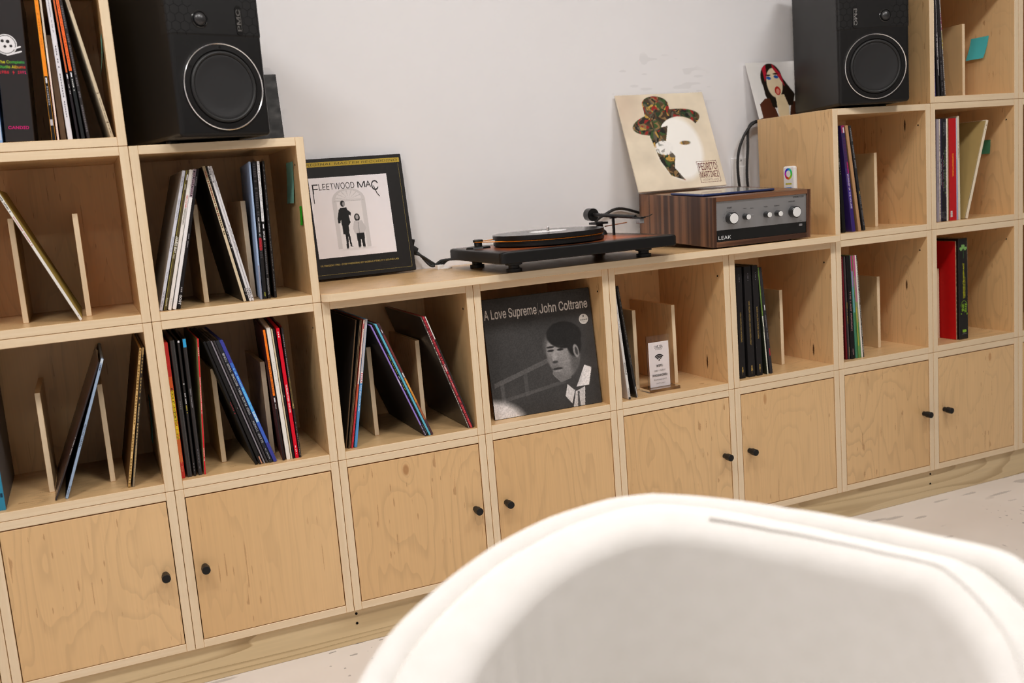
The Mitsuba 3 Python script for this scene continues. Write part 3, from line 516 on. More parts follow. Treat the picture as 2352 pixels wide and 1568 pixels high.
record('dark grey record with a white block and red tab on its spine', 5, 2, .1490, -4.8, .0095, h('2c2a2e'), [], [], marks=[(.60, .65, -.3, .3, WH), (.17, .24, -.1, .6, h('b02834'))] + dots(.33, .56, 18, h('9a9499'), .18, 84))
# seventh column
record('black record, leftmost in the cubby under the right speaker', 6, 3, .0575, -3.6, .0120, h('131313'), marks=dots(.55, .70, 14, h('b9b6b2'), .15, 85), y=.026)
record('purple-spined record with white lettering under the right speaker', 6, 3, .0900, -6.2, .0130, h('33235c'), [(0, .3, h('33206a')), (.3, .6, h('3c2a80')), (.6, .93, h('2f2450')), (.93, 1, h('8a2450'))], [('WORSHIP OF THE VOLUME', .55, .2 + .02, .0052, h('c9bcd8'), True)], marks=[(.55, .66, .1, .8, h('b01f5c')), (.93, .98, -.1, .7, h('c9c0d0'))] + dots(.4, .95, 20, h('4a2450'), .9, 86), bsdf='print_gloss')
record('tan brown record between the purple and the black speckled ones', 6, 3, .1128, -7.6, .0108, h('a9805a'), [(0, 1, h('b08862'))], face=h('8f6a48'))
record('black speckled record in plastic, right of the tan one under the right speaker', 6, 3, .1312, -8.6, .0080, h('252426'), marks=dots(.6, .98, 24, h('77757a'), .7, 87) + dots(.05, .35, 16, h('5c5a5e'), .7, 88) + [(.35, .38, -.2, .3, h('c9a83a'))], bsdf='print_film', film=True)
record('dark red record with its face showing, leftmost in the green spine cubby', 6, 2, .0560, -1.6, .0060, h('6e1220'), face=h('5c0f1a'), y=.028)
record('slim grey record with yellow lettering beside the dark red one', 6, 2, .0636, -1.7, .0050, h('4a4446'), marks=dots(.35, .56, 16, h('c9a83c'), .5, 89) + [(.03, .12, -.4, .4, h('a58a66'))], y=.025)
record('thick black record with pink dotted lettering on its spine', 6, 2, .0755, -1.9, .0150, h('151415'), [], [('THE LAST HURRAH', .66, .20 + .08, .0046, h('b98a8c'))], marks=dots(.3, .5, 16, h('a87c80'), .14, 90) + [(.04, .10, -.1, .1, h('b98a8c'))])
record('record with a spine pink above fading to teal green below', 6, 2, .0905, -2.6, .0072, h('4f8a72'), [(0, .45, h('3f7a52')), (.45, .7, h('5f97a0')), (.7, .85, h('8f7fae')), (.85, 1, h('a83a6a'))])
record('record with a spine pink above and yellow-green below', 6, 2, .1018, -2.9, .0092, h('6f8f4a'), [(0, .35, h('5a8a4a')), (.35, .55, h('8a8c5c')), (.55, .8, h('a8707c')), (.8, 1, h('b0507a'))], marks=[(.12, .5, -1, -.45, h('b8a230'))])
record('slim white record right of the green spines', 6, 2, .1112, -3.3, .0056, h('d5cfc8'), [(0, 1, h('dcd6cf'))])
record('thin black and white speckled record right of the slim white one', 6, 2, .1172, -3.7, .0032, h('3a3836'), marks=dots(.05, .95, 40, h('b5b0a8'), .9, 91))
# eighth column
record('purple patterned record in plastic at the left of the top right cubby', 7, 4, .0400, -1.6, .0120, h('4a4072'), [(0, .5, h('544a7c')), (.5, 1, h('3a3058'))], marks=dots(.05, .95, 50, h('77709c'), .7, 92) + [(.3, .95, .75, .9, h('b5b0cc'))], face=h('40365c'), bsdf='print_film', film=True)
record('black record with a ragged white edge beside the purple patterned one', 7, 4, .0590, -2.4, .0085, h('242226'), marks=[(0.2, 1, .6, .9, h('d5d2d2'))] + dots(.25, .6, 24, h('a9a6a8'), .5, 93), bsdf='print_film')
record('black record in plastic third in the top right cubby', 7, 4, .0745, -3.2, .0095, h('1c1a1c'), marks=dots(.05, .6, 30, h('4f4c50'), .8, 94), bsdf='print_film')
record('slim multicoloured spotted record left of the divider in the top right cubby', 7, 4, .0850, -3.8, .0040, h('4a4444'), [(.45, .62, h('b0a040')), (.62, .8, h('8a4a6a')), (.8, 1, h('a9a4a6'))], marks=dots(.02, .98, 50, h('c9c4c2'), .8, 95))
record('lilac grey record, leftmost in the cubby with the wide red spine', 7, 3, .0480, .3, .0090, h('8a828c'), [(0, 1, h('9a929c'))], marks=dots(.2, .6, 24, h('4a464c'), .35, 96), y=.02)
record('record with a ragged white paper spine beside the lilac grey one', 7, 3, .0585, .2, .0056, h('b5aaa0'), [(0, 1, h('d5cabc'))], marks=dots(0, .85, 26, h('2f2724'), .5, 97))
for i, (dx, lb) in enumerate(((.0645, 'first'), (.0695, 'second'), (.0743, 'third'), (.0791, 'fourth'), (.0839, 'fifth'))):
    record(f'slim black record, {lb} from the left of five alike before the wide red spine', 7, 3, dx, .3, .0042, h('1c1a20') if i else h('2c2440'), marks=dots(.36 - .03 * i, .62 + .03 * i, 16, [h('d5d2d4'), h('8a3a5a'), h('b5b2b6'), h('7a9a4a'), h('d5d2d4')][i], .5, 98 + i) + dots(.02, .10, 5, h('8a888c'), .4, 110 + i) + (dots(.84, .97, 8, h('8a888c'), .5, 120 + i) if i > 1 else []), group='five slim black records before the wide red spine')
record('slim white record touching the left of the wide red spine', 7, 3, .0890, .2, .0042, h('ddd6cc'), [(0, 1, h('e4ddd3'))])
record('thin tan sleeve between the slim white record and the wide red spine', 7, 3, .0938, .2, .0038, h('a58a68'))
record('wide red spined box set with orange lettering', 7, 3, .1135, 0, .0290, h('a80c14'), [(0, 1, h('b40e16'))], [('SUPERNATURAL', .66, .43, .0062, h('e88a2a'), True)], marks=[(.035, .095, -.85, -.25, h('c9c4c0')), (.05, .085, -.72, -.38, h('3a3838'))], name='box_set', catg='box set', bsdf='print_gloss')
record('slim blue and white record right of the wide red spine', 7, 3, .1316, -.3, .0056, h('9aa0b5'), [(0, .6, h('8f9cc0')), (.6, 1, h('b5b8c8'))])
record('tall cream record right of the slim blue and white one', 7, 3, .1400, -.6, .0086, h('cfc5ae'), [(0, 1, h('d5ccb6'))], marks=dots(.60, .76, 10, h('3a3630'), .3, 130), H=.321)
record('tan sleeve with its worn face showing, leaning right under the cream one', 7, 3, .1622, 17.2, .0034, h('8a7a58'), face=h('a8905c'), marks=dots(.2, .5, 14, h('3a3226'), .8, 131))
record('thick cream record leaning right in the cubby with the wide red spine', 7, 3, .1708, 16.9, .0094, h('d8cab2'), [(0, 1, h('e0d3bc'))], marks=dots(.9, .98, 4, h('8a7c68'), .4, 132))
record('worn red sleeve with its face showing beside the thick black box', 7, 2, .1325, -.3, .0048, h('8a7058'), [(0, 1, h('a08468'))], face=h('b80f12'), y=.03, H=.318, marks=dots(.05, .95, 20, h('5a4432'), .8, 133))
t = record('thick black box set with a green shamrock and yellow script on its spine', 7, 2, .1573, -.4, .0385, h('131212'), y=.024, H=.325, name='box_set', catg='box set', bsdf='print_gloss')
def shamrock():
    zf = ZS[1] + G + T; a = math.radians(-.4)
    pr = Print([XS[7] + .1573, .0239, zf], [math.cos(a), 0, -math.sin(a)], [math.sin(a), 0, math.cos(a)], .00012)
    g1, g2, yl, lm = lin([120, 165, 95]), lin([70, 120, 60]), lin([205, 205, 40]), lin([140, 185, 50])
    for (x, z) in ((0, .300), (-.0085, .2925), (.0085, .2925)):
        pr.poly(union_all([Point(x - .003, z + .001).buffer(.0042), Point(x + .003, z + .001).buffer(.0042), Point(x, z - .003).buffer(.004)]), g1)
        pr.poly(LineString([(x, z - .005), (x, z + .003)]).buffer(.0006), g2)
    pr.poly(LineString([(0, .293), (.0008, .275), (.0004, .262)]).buffer(.0005), g2)
    v, f = text2d('Vagabonds of the western world', .0078, False, .112, .25); pr.add(np.stack([.0035 - v[:, 1], .132 + v[:, 0]], 1), f, yl)
    pr.poly(LineString([(.0062, .136), (.0062, .20)]).buffer(.0004), yl)
    v, f = text2d('thin', .0092, True, .024); pr.add(np.stack([-.0005 - v[:, 1], .091 + v[:, 0]], 1), f, lm)
    v, f = text2d('lizzy', .0092, True, .028); pr.add(np.stack([.0108 - v[:, 1], .088 + v[:, 0]], 1), f, lm)
    pr.poly(LineString([(.0135 * math.cos(q), .104 + .0215 * math.sin(q)) for q in np.linspace(.3, 2.9, 20)]).buffer(.0005), lm)
    pr.poly(Point(-.012, .084).buffer(.0022), lm); pr.poly(Point(.0125, .082).buffer(.003).difference(Point(.0125, .082).buffer(.0018)), lm)
    pr.rect(-.0075, .0235, .0085, .0315, lm); pr.text('DECCA', -.0052, .0258, .0034, g2, True, .0115)
    pr.rect(-.0035, .0205, .0045, .0216, lin([120, 120, 118])); pr.rect(-.009, .0175, .0105, .0184, lin([120, 120, 118]))
    pr.build(P(t, 'spine_emblem'))
shamrock()
record('thin white record behind the right edge of the thick black box', 7, 2, .1808, -.2, .0036, h('b9b2a6'), y=.03)
# right edge of the picture: dark records just showing
record('dark record just showing at the right edge of the picture, third row', 8, 3, .026, 0, .012, h('131216'))
record('dark record just showing at the right edge of the picture, second row', 8, 2, .026, 0, .012, h('1a1412'))

# ------------------------------------------------------------------ covers that face the room
def mottled(X, Y, s=8, seed=0): return meshkit.fbm(np.stack([X * s, Y * s, np.zeros_like(X)], -1), 4, seed)
def sleeve_facing(name, label, cat_, bl, br, tl, t, edge, bsdf='print'):
    """a flat sleeve given by its front face's corners; returns (key, Print on its front, width, height)"""
    bl, br, tl = (np.array(a, float) for a in (bl, br, tl)); U, Wv = br - bl, tl - bl; w, hh = np.linalg.norm(U), np.linalg.norm(Wv); U /= w; Wv /= hh; Wv = Wv - U * (U @ Wv); Wv /= np.linalg.norm(Wv); N = np.cross(U, Wv)
    (v, f), _ = board(0, w, 0, t, 0, hh, bev=.001)
    q = bl + v[:, :1] * U - v[:, 1:2] * N + v[:, 2:3] * Wv
    k = thing(name, label, cat_); E(P(k, 'sleeve'), (q, f), bsdf, False, None, np.tile(edge, (len(v), 1)))
    return k, Print(bl, U, Wv, .00015), w, hh
GREY = lambda g: lin([g, g * .985, g * .98]) if np.isscalar(g) else None
# black-and-white portrait cover in the third column
zf = ZS[1] + G + T + .0004
k, pr, w, hh = sleeve_facing('record', 'black and white album cover with a portrait, facing out of its cubby', 'record', (1.1875, .0425, zf), (1.5020, .0365, zf), (1.1905, .078, zf + .3135), .004, h('1a1817'))
def portrait(X, Y):
    """a plain man's head and shoulders in grey tones before a blurred background"""
    X = X + 0; c = np.empty(X.shape + (3,)); base = 52 + 16 * mottled(X, Y, 5, 3) - 20 * np.clip(Y - .7, 0, 1) * 2
    g = base.copy()
    def put(m, val): nonlocal g; g = g * (1 - m) + val * m
    put(inpoly(X, Y, [(.03, .30), (.62, .47), (.62, .43), (.03, .26)]) * .7, 98); put(inpoly(X, Y, [(.08, .29), (.115, .30), (.115, .1), (.08, .09)]) * .7, 90); put(inpoly(X, Y, [(.30, .34), (.335, .35), (.335, .16), (.30, .15)]) * .6, 84)
    put(inpoly(X, Y, [(.1, .16), (.72, .25), (.72, .22), (.1, .13)]) * .6, 92)
    put(ell(X, Y, .0, -.02, .27, .17, -12, .35), 215)
    # shoulders, collar
    put(inpoly(X, Y, [(.63, 0), (.74, .20), (.86, .33), (1, .30), (1, 0)]), 58)
    put(inpoly(X, Y, [(.70, .42), (.90, .42), (.95, .25), (.80, .10), (.68, .22)]), 62)
    put(inpoly(X, Y, [(.78, .17), (.875, .345), (.94, .315), (.90, .17)]), 222); put(inpoly(X, Y, [(.665, .105), (.695, .20), (.76, .14), (.72, .03)]), 205)
    put(inpoly(X, Y, [(.73, 0), (.765, .13), (.86, .16), (.84, 0)]), 190); put(inpoly(X, Y, [(.77, 0), (.785, .13), (.80, .13), (.795, 0)]), 80)
    # head
    put(ell(X, Y, .69, .465, .155, .205, 8, .10), 118); put(inpoly(X, Y, [(.57, .30), (.64, .225), (.74, .25), (.76, .38), (.58, .40)]), 112)
    put(ell(X, Y, .635, .55, .10, .10, 0, .8) * .6, 165); put(ell(X, Y, .70, .40, .07, .10, 0, .9) * .5, 150); put(ell(X, Y, .80, .40, .05, .16, 0, .8) * .6, 70)
    put(ell(X, Y, .715, .625, .165, .115, -6, .10), 34); put(ell(X, Y, .80, .55, .07, .12, 0, .2), 36)
    put(ell(X, Y, .812, .475, .026, .058, 8, .2), 138); put(ell(X, Y, .816, .472, .013, .035, 8, .4), 62)
    for ex in (.575, .665): put(ell(X, Y, ex, .505, .030, .010, 0, .5), 40); put(ell(X, Y, ex, .535, .036, .009, 0, .5), 42)
    put(ell(X, Y, .605, .44, .022, .05, -8, .7) * .6, 175); put(ell(X, Y, .605, .405, .026, .012, 0, .6), 62); put(ell(X, Y, .622, .345, .045, .011, 0, .5), 48); put(ell(X, Y, .625, .328, .038, .010, 0, .6) * .7, 150)
    g = g * (.90 + .2 * meshkit.noise(np.stack([X * 130, Y * 130, X * 0], -1), 4))
    g = np.clip(g, 8, 255); return lin(np.stack([g, g * .98, g * .975], -1) / 255)
pr.grid(w - .002, hh - .002, 230, 230, portrait, 1, .001, .001)
pr.text('A Love Supreme', .004, .2625, .0235, lin([196, 190, 186]), True, .150, layer=2); pr.rect(.1575, .258, .1588, .291, lin([120, 116, 114]), 2); pr.text('John Coltrane', .1625, .2625, .0235, lin([196, 190, 186]), True, .142, layer=2)
pr.poly(Point(.288, .232).buffer(.0138), lin([200, 196, 190]), 2); pr.text('impulse!', .288, .2285, .0042, lin([30, 28, 28]), True, .022, align='c', layer=3); pr.text('STEREO A-77', .288, .223, .002, lin([60, 58, 58]), width=.016, align='c', layer=3); pr.rect(.2862, .237, .2876, .2425, lin([30, 28, 28]), 3); pr.rect(.2886, .237, .290, .2425, lin([30, 28, 28]), 3)
pr.build(P(k, 'cover_print'))
# boxed record on the worktop
bx0, by0, tw = .7815, .3365, .020
k, pr, w, hh = sleeve_facing('box_set', 'black boxed record with gold band and white picture, leaning on the wall', 'box set', (bx0, by0, ZC + .0062), (bx0 + .325, by0, ZC + .0062), (bx0 - .0005, by0 + .0505, ZC + .0062 + .321), tw, h('1c1a19'))
GD = lin([176, 150, 52]); GT = lin([190, 168, 92])
pr.rect(.006, hh - .0225, w - .006, hh - .0095, GD); pr.text('ORIGINAL MASTER RECORDING', w - .012, hh - .0190, .0062, lin([70, 56, 14]), width=.268, slant=.18, align='r')
L = .0006
for (a, b, c_, d) in ((.0105, .0105, w - .0105, .0105 + L), (w - .0105 - L, .0105, w - .0105, hh - .024), (.0105, .0105, .0105 + L, hh - .024)): pr.rect(a, b, c_, d, GT * .7)
px0, py0, ps = .0590, .0555, .2175
def figures(X, Y):
    """a pale arched doorway with two plain dark figures"""
    c = np.ones(X.shape + (3,)) * lin([232, 228, 231]); g = lambda q: lin([q, q * .985, q * .99])
    arch = np.maximum(inpoly(X, Y, [(.26, .10), (.68, .10), (.68, .70), (.26, .70)]), ell(X, Y, .47, .70, .21, .15, 0, .02)); inner = np.maximum(inpoly(X, Y, [(.31, .08), (.63, .08), (.63, .70), (.31, .70)]), 0)
    c = blend(c, g(205), arch); c = blend(c, g(226), inner)
    fan = ell(X, Y, .47, .71, .165, .115, 0, .02) * (Y > .71); c = blend(c, g(222), fan); ang = np.degrees(np.arctan2((Y - .71) * 1.4, X - .47)); c = blend(c, g(188), fan * (np.abs((ang + 12) % 24 - 12) < 1.8)); c = blend(c, g(190), ((np.abs(Y - .69) < .004) & (X > .28) & (X < .66)) * 1.)
    c = blend(c, g(208), ((np.abs(X - .31) < .004) | (np.abs(X - .63) < .004)) * (Y < .7) * (Y > .1) * 1.)
    B = g(26)
    # tall figure
    c = blend(c, B, ell(X, Y, .385, .66, .030, .040, 0, .15)); c = blend(c, g(150), ell(X, Y, .398, .655, .016, .025, 0, .3)); c = blend(c, B, inpoly(X, Y, [(.345, .61), (.43, .61), (.455, .42), (.425, .38), (.42, .26), (.345, .28), (.34, .45), (.315, .50)]))
    c = blend(c, B, inpoly(X, Y, [(.33, .60), (.30, .48), (.30, .42), (.325, .42), (.36, .56)])); c = blend(c, B, inpoly(X, Y, [(.42, .60), (.475, .54), (.47, .50), (.42, .53)])); c = blend(c, B, inpoly(X, Y, [(.37, .28), (.365, .09), (.39, .09), (.405, .28)])); c = blend(c, B, inpoly(X, Y, [(.40, .28), (.415, .12), (.455, .11), (.435, .125), (.425, .28)]))
    # shorter figure
    c = blend(c, B, ell(X, Y, .545, .475, .036, .050, 0, .15)); c = blend(c, g(165), ell(X, Y, .545, .48, .019, .028, 0, .3)); c = blend(c, g(196), inpoly(X, Y, [(.50, .435), (.60, .435), (.645, .34), (.61, .27), (.495, .27), (.475, .34)])); c = blend(c, g(150), (np.abs(X - .55) < .003) * (Y > .28) * (Y < .42) * 1.)
    c = blend(c, B, inpoly(X, Y, [(.51, .28), (.61, .28), (.605, .09), (.575, .09), (.56, .22), (.545, .09), (.515, .09)]))
    c = blend(c, g(215), ell(X, Y, .5, .085, .2, .018, 0, .6) * .7); return c
pr.grid(ps, ps, 200, 200, figures, None, px0, py0)
for s_, x_, cap, wd in (('F', .0665, .026, .016), ('LEETWOOD', .0845, .0165, .098), ('M', .191, .0165, .022), ('A', .2145, .0165, .014), ('C', .2300, .026, .019)): pr.text(s_, x_, py0 + .184 - (cap - .0165), cap, lin([44, 42, 43]), False, wd)
pr.poly(LineString([(.0675, py0 + .178), (.0675, py0 + .150)]).buffer(.0009), lin([44, 42, 43])); pr.poly(LineString([(.236, py0 + .186), (.243, py0 + .165), (.249, py0 + .157)]).buffer(.0009), lin([44, 42, 43]))
pr.text('ULTRADISC ONE-STEP PRESSING BY MOBILE FIDELITY SOUND LAB', .0600, .0335, .0045, GT, False, .218)
pr.build(P(k, 'cover_print'))

# ------------------------------------------------------------------ speakers
def speaker(label, o, th, mirror):
    t = thing('loudspeaker', label, 'speaker'); z0 = ZS[3]
    pl_ = lambda m: M(m, lambda v: rotz(v, th) + np.array([o[0], o[1], z0]))
    mx = (lambda x: W_ - x) if mirror else (lambda x: x)
    E(P(t, 'cabinet'), pl_(shift(rbox(W_, .36, .420, .010), [W_ / 2, .18, .216])), 'black_satin', 40)
    m = shift(rbox(W_ + .002, .045, .216, .010), [W_ / 2, .0210, .319]); v = np.array(m.vertices); uv = np.c_[np.where(v[:, 0] < W_ / 2, v[:, 0] - v[:, 1], v[:, 0] + v[:, 1]), v[:, 2]]
    E(P(t, 'upper_baffle'), pl_(m), 'baffle', True, uv)
    fr = lambda m, x, z, y=-.0005: pl_(shift(along(m, [0, -1, 0]), [x, y, z]))
    cx, cz = .1085, .1095
    E(P(t, 'trim_ring'), fr(lathe([[.0885, 0], [.0885, .004], [.0900, .0055], [.0915, .004], [.0915, 0]], 72), cx, cz), 'chrome', 40)
    E(P(t, 'woofer_frame'), fr(lathe([[.0885, .0030], [.078, .0035], [.0755, .001], [.0755, 0]], 72), cx, cz), 'black_satin', 30)
    a = np.linspace(0, math.pi, 9); E(P(t, 'woofer_surround'), fr(lathe([[.0755 - .0045 + .0045 * math.cos(q) - 0, .001 + .006 * math.sin(q)] for q in a], 72), cx, cz), 'rubber', 60)
    E(P(t, 'woofer_cone'), fr(lathe([[.0665, .0022], [.062, .0025], [.055, .0012], [.04, .0006], [.02, .0003], [0, .0002]], 72), cx, cz, -.0016), 'cone', 60)
    tx, tz = mx(.0712), .2490
    E(P(t, 'tweeter_surround'), fr(lathe([[.0185, .0008], [.0165, .0022], [.0145, .0006]], 40), tx, tz, -.0016), 'black_gloss', 40)
    E(P(t, 'tweeter_dome'), fr(lathe([[.0140 * math.cos(q), .0095 * math.sin(q)] for q in np.linspace(0, math.pi / 2, 9)], 36), tx, tz, -.0018), 'cone', 60)
    lx, lz = mx(.1610), .2500
    b = along(trimesh.creation.extrude_polygon(LineString([(0, -.024), (0, .024)]).buffer(.0072), .0016, engine='earcut'), [0, -1, 0]); b = trimesh.creation.extrude_polygon(LineString([(0, -.024), (0, .024)]).buffer(.0072), .0016, engine='earcut')
    E(P(t, 'badge'), pl_(M(b, lambda v: np.stack([v[:, 0] + lx, -.0016 - v[:, 2], v[:, 1] + lz], 1))), 'black_gloss')
    l = meshkit.text_mesh('PMC', .0085, .0008, True); l = M(l, lambda v: np.c_[(v[:, 0] - v[:, 0].min()) / np.ptp(v[:, 0]) * .046 - .023, v[:, 1] - .003, v[:, 2]])
    l = cat([l, trimesh.creation.box(bounds=[[-.023, -.0050, 0], [.023, -.0042, .0008]])])
    s = -1 if mirror else 1
    E(P(t, 'lettering'), pl_(M(l, lambda v: np.stack([lx - s * v[:, 1], -.0032 - v[:, 2], lz + s * v[:, 0]], 1))), 'chrome')
    for k in range(6):
        q = math.pi / 2 + k * math.pi / 3; E(P(t, 'screw'), fr(trimesh.creation.cylinder(.0028, .002, sections=10), cx + .083 * math.cos(q), cz + .083 * math.sin(q), -.0035), 'black_gloss')
    for x in (.03, W_ - .03):
        for y in (.12, .33): E(P(t, 'foot'), pl_(shift(trimesh.creation.cylinder(.012, .0056, sections=20), [x, y, .0031])), 'rubber')
speaker('black loudspeaker on the left stack of cubes, angled towards the room', (.4842, -.0885), .3273, False)
speaker('black loudspeaker on the right stack of cubes beside the leaning photo', (2.315, -.0034), -.3336, True)
k, pr, w, hh = sleeve_facing('record', 'dark grey record sleeve leaning on the wall behind the left speaker', 'record', (.475, .375, ZS[3] + .0005), (.790, .375, ZS[3] + .0005), (.470, .402, ZS[3] + .19), .004, h('2c2b2d'))
pr.grid(w, hh, 90, 60, lambda X, Y: (lin(np.stack([40 + 70 * mottled(X, Y, 14, 5) ** 2] * 3, -1) / 255)), 1); pr.build(P(k, 'cover_print'))
# ------------------------------------------------------------------ amplifier (pitched slightly forward on its feet)
t = thing('amplifier', 'walnut cased amplifier with silver front panel and round knobs on the worktop', 'amplifier')
AO = np.array([1.8425, -.026, ZC + .0040]); AW, AD, AH = .3345, .385, .1370; pt = math.radians(2.9)
def amp(v): v = np.asarray(v, float); y, z = v[:, 1], v[:, 2]; return AO + np.stack([v[:, 0], y * math.cos(pt) - z * math.sin(pt), y * math.sin(pt) + z * math.cos(pt)], 1)
for key, a, g in (('case_side', (0, .0125, 0, AD, 0, AH), 2), ('case_side', (AW - .0125, AW, 0, AD, 0, AH), 2), ('case_top', (.0125, AW - .0125, 0, AD, AH - .0125, AH), 0), ('case_bottom', (.0125, AW - .0125, 0, AD, 0, .0145), 0)):
    (v, f), uv = board(*a, grain=g, bev=.0006); E(P(t, key), (amp(v), f), 'walnut', False, uv)
bx = lambda key, a, bs: E(P(t, key), (amp(board(*a, bev=.0004)[0][0]), board(*a, bev=.0004)[0][1]), bs)
bx('front_panel', (.0125, AW - .0125, .0045, .02, .0455, AH - .0125), 'silver'); bx('lower_strip', (.0125, AW - .0125, .0042, .02, .0145, .0455), 'black_gloss'); bx('power_button', (.296, .306, .0015, .006, .0345, .041), 'silver'); bx('direct_button', (.128, .139, .0030, .006, .0765, .081), 'silver'); bx('back_plate', (.0125, AW - .0125, AD - .01, AD - .004, .0145, AH - .0125), 'black_matte')
for (x, r) in ((.061, .0165), (.1095, .0085), (.1805, .0085), (.2185, .0085), (.275, .0165)):
    kk = P(t, 'knob'); m = lathe([[0, 0], [r, 0], [r, .016], [r * .93, .0172], [0, .0172]], 36); kk = E(kk, M(shift(along(m, [0, -1, 0]), [x, .0044, .0770]), amp), 'black_gloss', 35)
    E(kk + '__cap', M(shift(along(lathe([[0, 0], [r * .84, 0], [r * .82, .0012], [0, .0012]], 36), [0, -1, 0]), [x, -.0129, .0770]), amp), 'knob_face', 35)
for y in (.035, AD - .05):
    for x in (.04, AW - .06):
        zf_ = AO[2] + y * math.sin(pt) - ZC; E(P(t, 'foot'), shift(trimesh.creation.cylinder(.016, zf_ - .0004, sections=24), [AO[0] + x, AO[1] + y, ZC + zf_ / 2]), 'rubber')
pr = Print([0, 0, 0], [1, 0, 0], [0, 0, 1], .0001); dk_ = lin([40, 40, 42])
for s_, x, z, c_ in (('input', .058, .1035, .0048), ('bass', .1095, .098, .0032), ('direct', .1335, .097, .0032), ('treble', .1805, .097, .0034), ('balance', .2185, .097, .0034), ('volume', .270, .1045, .0048), ('STEREO 230', .294, .1155, .0045), ('power', .301, .0485, .002)): pr.text(s_, x, z, c_, dk_, s_ == 'STEREO 230', align='c', layer=1)
pr.text('LEAK', .0205, .0205, .0095, lin([225, 225, 225]), False, .041, layer=4)
for q in range(9): pr.poly(Point(.061 + .0235 * math.cos(math.radians(200 - 27 * q)), .077 + .0215 * math.sin(math.radians(200 - 27 * q))).buffer(.0008), dk_, 1)
V = np.vstack(pr.V); V[:, 1] += .0041; E(P(t, 'lettering'), (amp(V), np.vstack(pr.F)), 'print', False, None, np.vstack(pr.C))
# tablet on the amplifier
t = thing('tablet', 'dark blue tablet lying on top of the walnut amplifier', 'tablet')
tb = shift(rbox(.245, .165, .0062, .003), [.128, .135, AH + .0036]); E(P(t, 'body'), M(tb, amp), 'tablet_blue', 40)
E(P(t, 'screen'), M(trimesh.creation.box(bounds=[[.012, .058, AH + .0066], [.244, .212, AH + .0071]]), amp), 'screen_glass')
# sleeve with a patterned hat, leaning behind the tablet
zb = .9535
k, pr, w, hh = sleeve_facing('record', 'cream album cover with a patterned hat and face, leaning on the wall behind the amplifier', 'record', (1.806, .288, zb), (2.122, .288, zb), (1.812, .398, zb + .295), .005, h('d8ccb4'))
def hat(X, Y):
    b = mottled(X, Y, 6, 8); c = lin([230, 216, 192])[None, None] * (.82 + .3 * b[..., None]); c = blend(c, lin([250, 247, 240]), ell(X, Y, .57, .42, .26, .33, 0, .2)); c = blend(c, lin([205, 180, 158]), ell(X, Y, 0, .95, .25, .3, 0, 1.2) * .6)
    i, j = np.floor(X * 34 + 3 * meshkit.noise(np.stack([X * 20, Y * 20, X * 0], -1), 2)), np.floor(Y * 34 + 3 * meshkit.noise(np.stack([X * 20, Y * 20, X * 0], -1), 3)); r = (np.sin(i * 12.9 + j * 78.2) * 43758.5) % 1
    pal = lin(np.array([[46, 38, 28], [30, 28, 24], [88, 66, 40], [58, 84, 40], [140, 110, 70], [150, 36, 30], [70, 52, 34], [190, 150, 70], [96, 88, 74], [40, 60, 34]])); mo = pal[(r * 9.99).astype(int)]
    m = np.maximum.reduce([ell(X, Y, .42, .89, .15, .09, 0, .04), inpoly(X, Y, [(.27, .76), (.57, .82), (.57, .90), (.27, .90)]), ell(X, Y, .50, .70, .40, .125, 8, .03) * (1 - ell(X, Y, .62, .60, .22, .15, 8, .03)), inpoly(X, Y, [(.26, .62), (.50, .66), (.42, .45), (.50, .34), (.46, .22), (.55, .08), (.40, .14), (.32, .30)]), ell(X, Y, .65, .47, .06, .022, 0, .4)])
    c = c * (1 - m[..., None]) + mo * m[..., None]; c = blend(c, lin([245, 242, 236]), ell(X, Y, .40, .43, .105, .075, 0, .03) * (1 - .6 * (r > .6))); return c
pr.grid(w - .002, hh - .002, 190, 190, hat, 1, .001, .001); rd = lin([105, 52, 44])
pr.poly(sbox(.226, .014, .300, .084).difference(sbox(.2275, .0155, .2985, .0825)), rd, 2); pr.text('PEDRITO', .230, .055, .023, rd, True, .066, layer=2); pr.text('MARTINEZ', .230, .030, .020, rd, True, .066, layer=2); pr.text('ACERTIJOS', .234, .0195, .006, rd, False, .058, layer=2); pr.build(P(k, 'cover_print'))
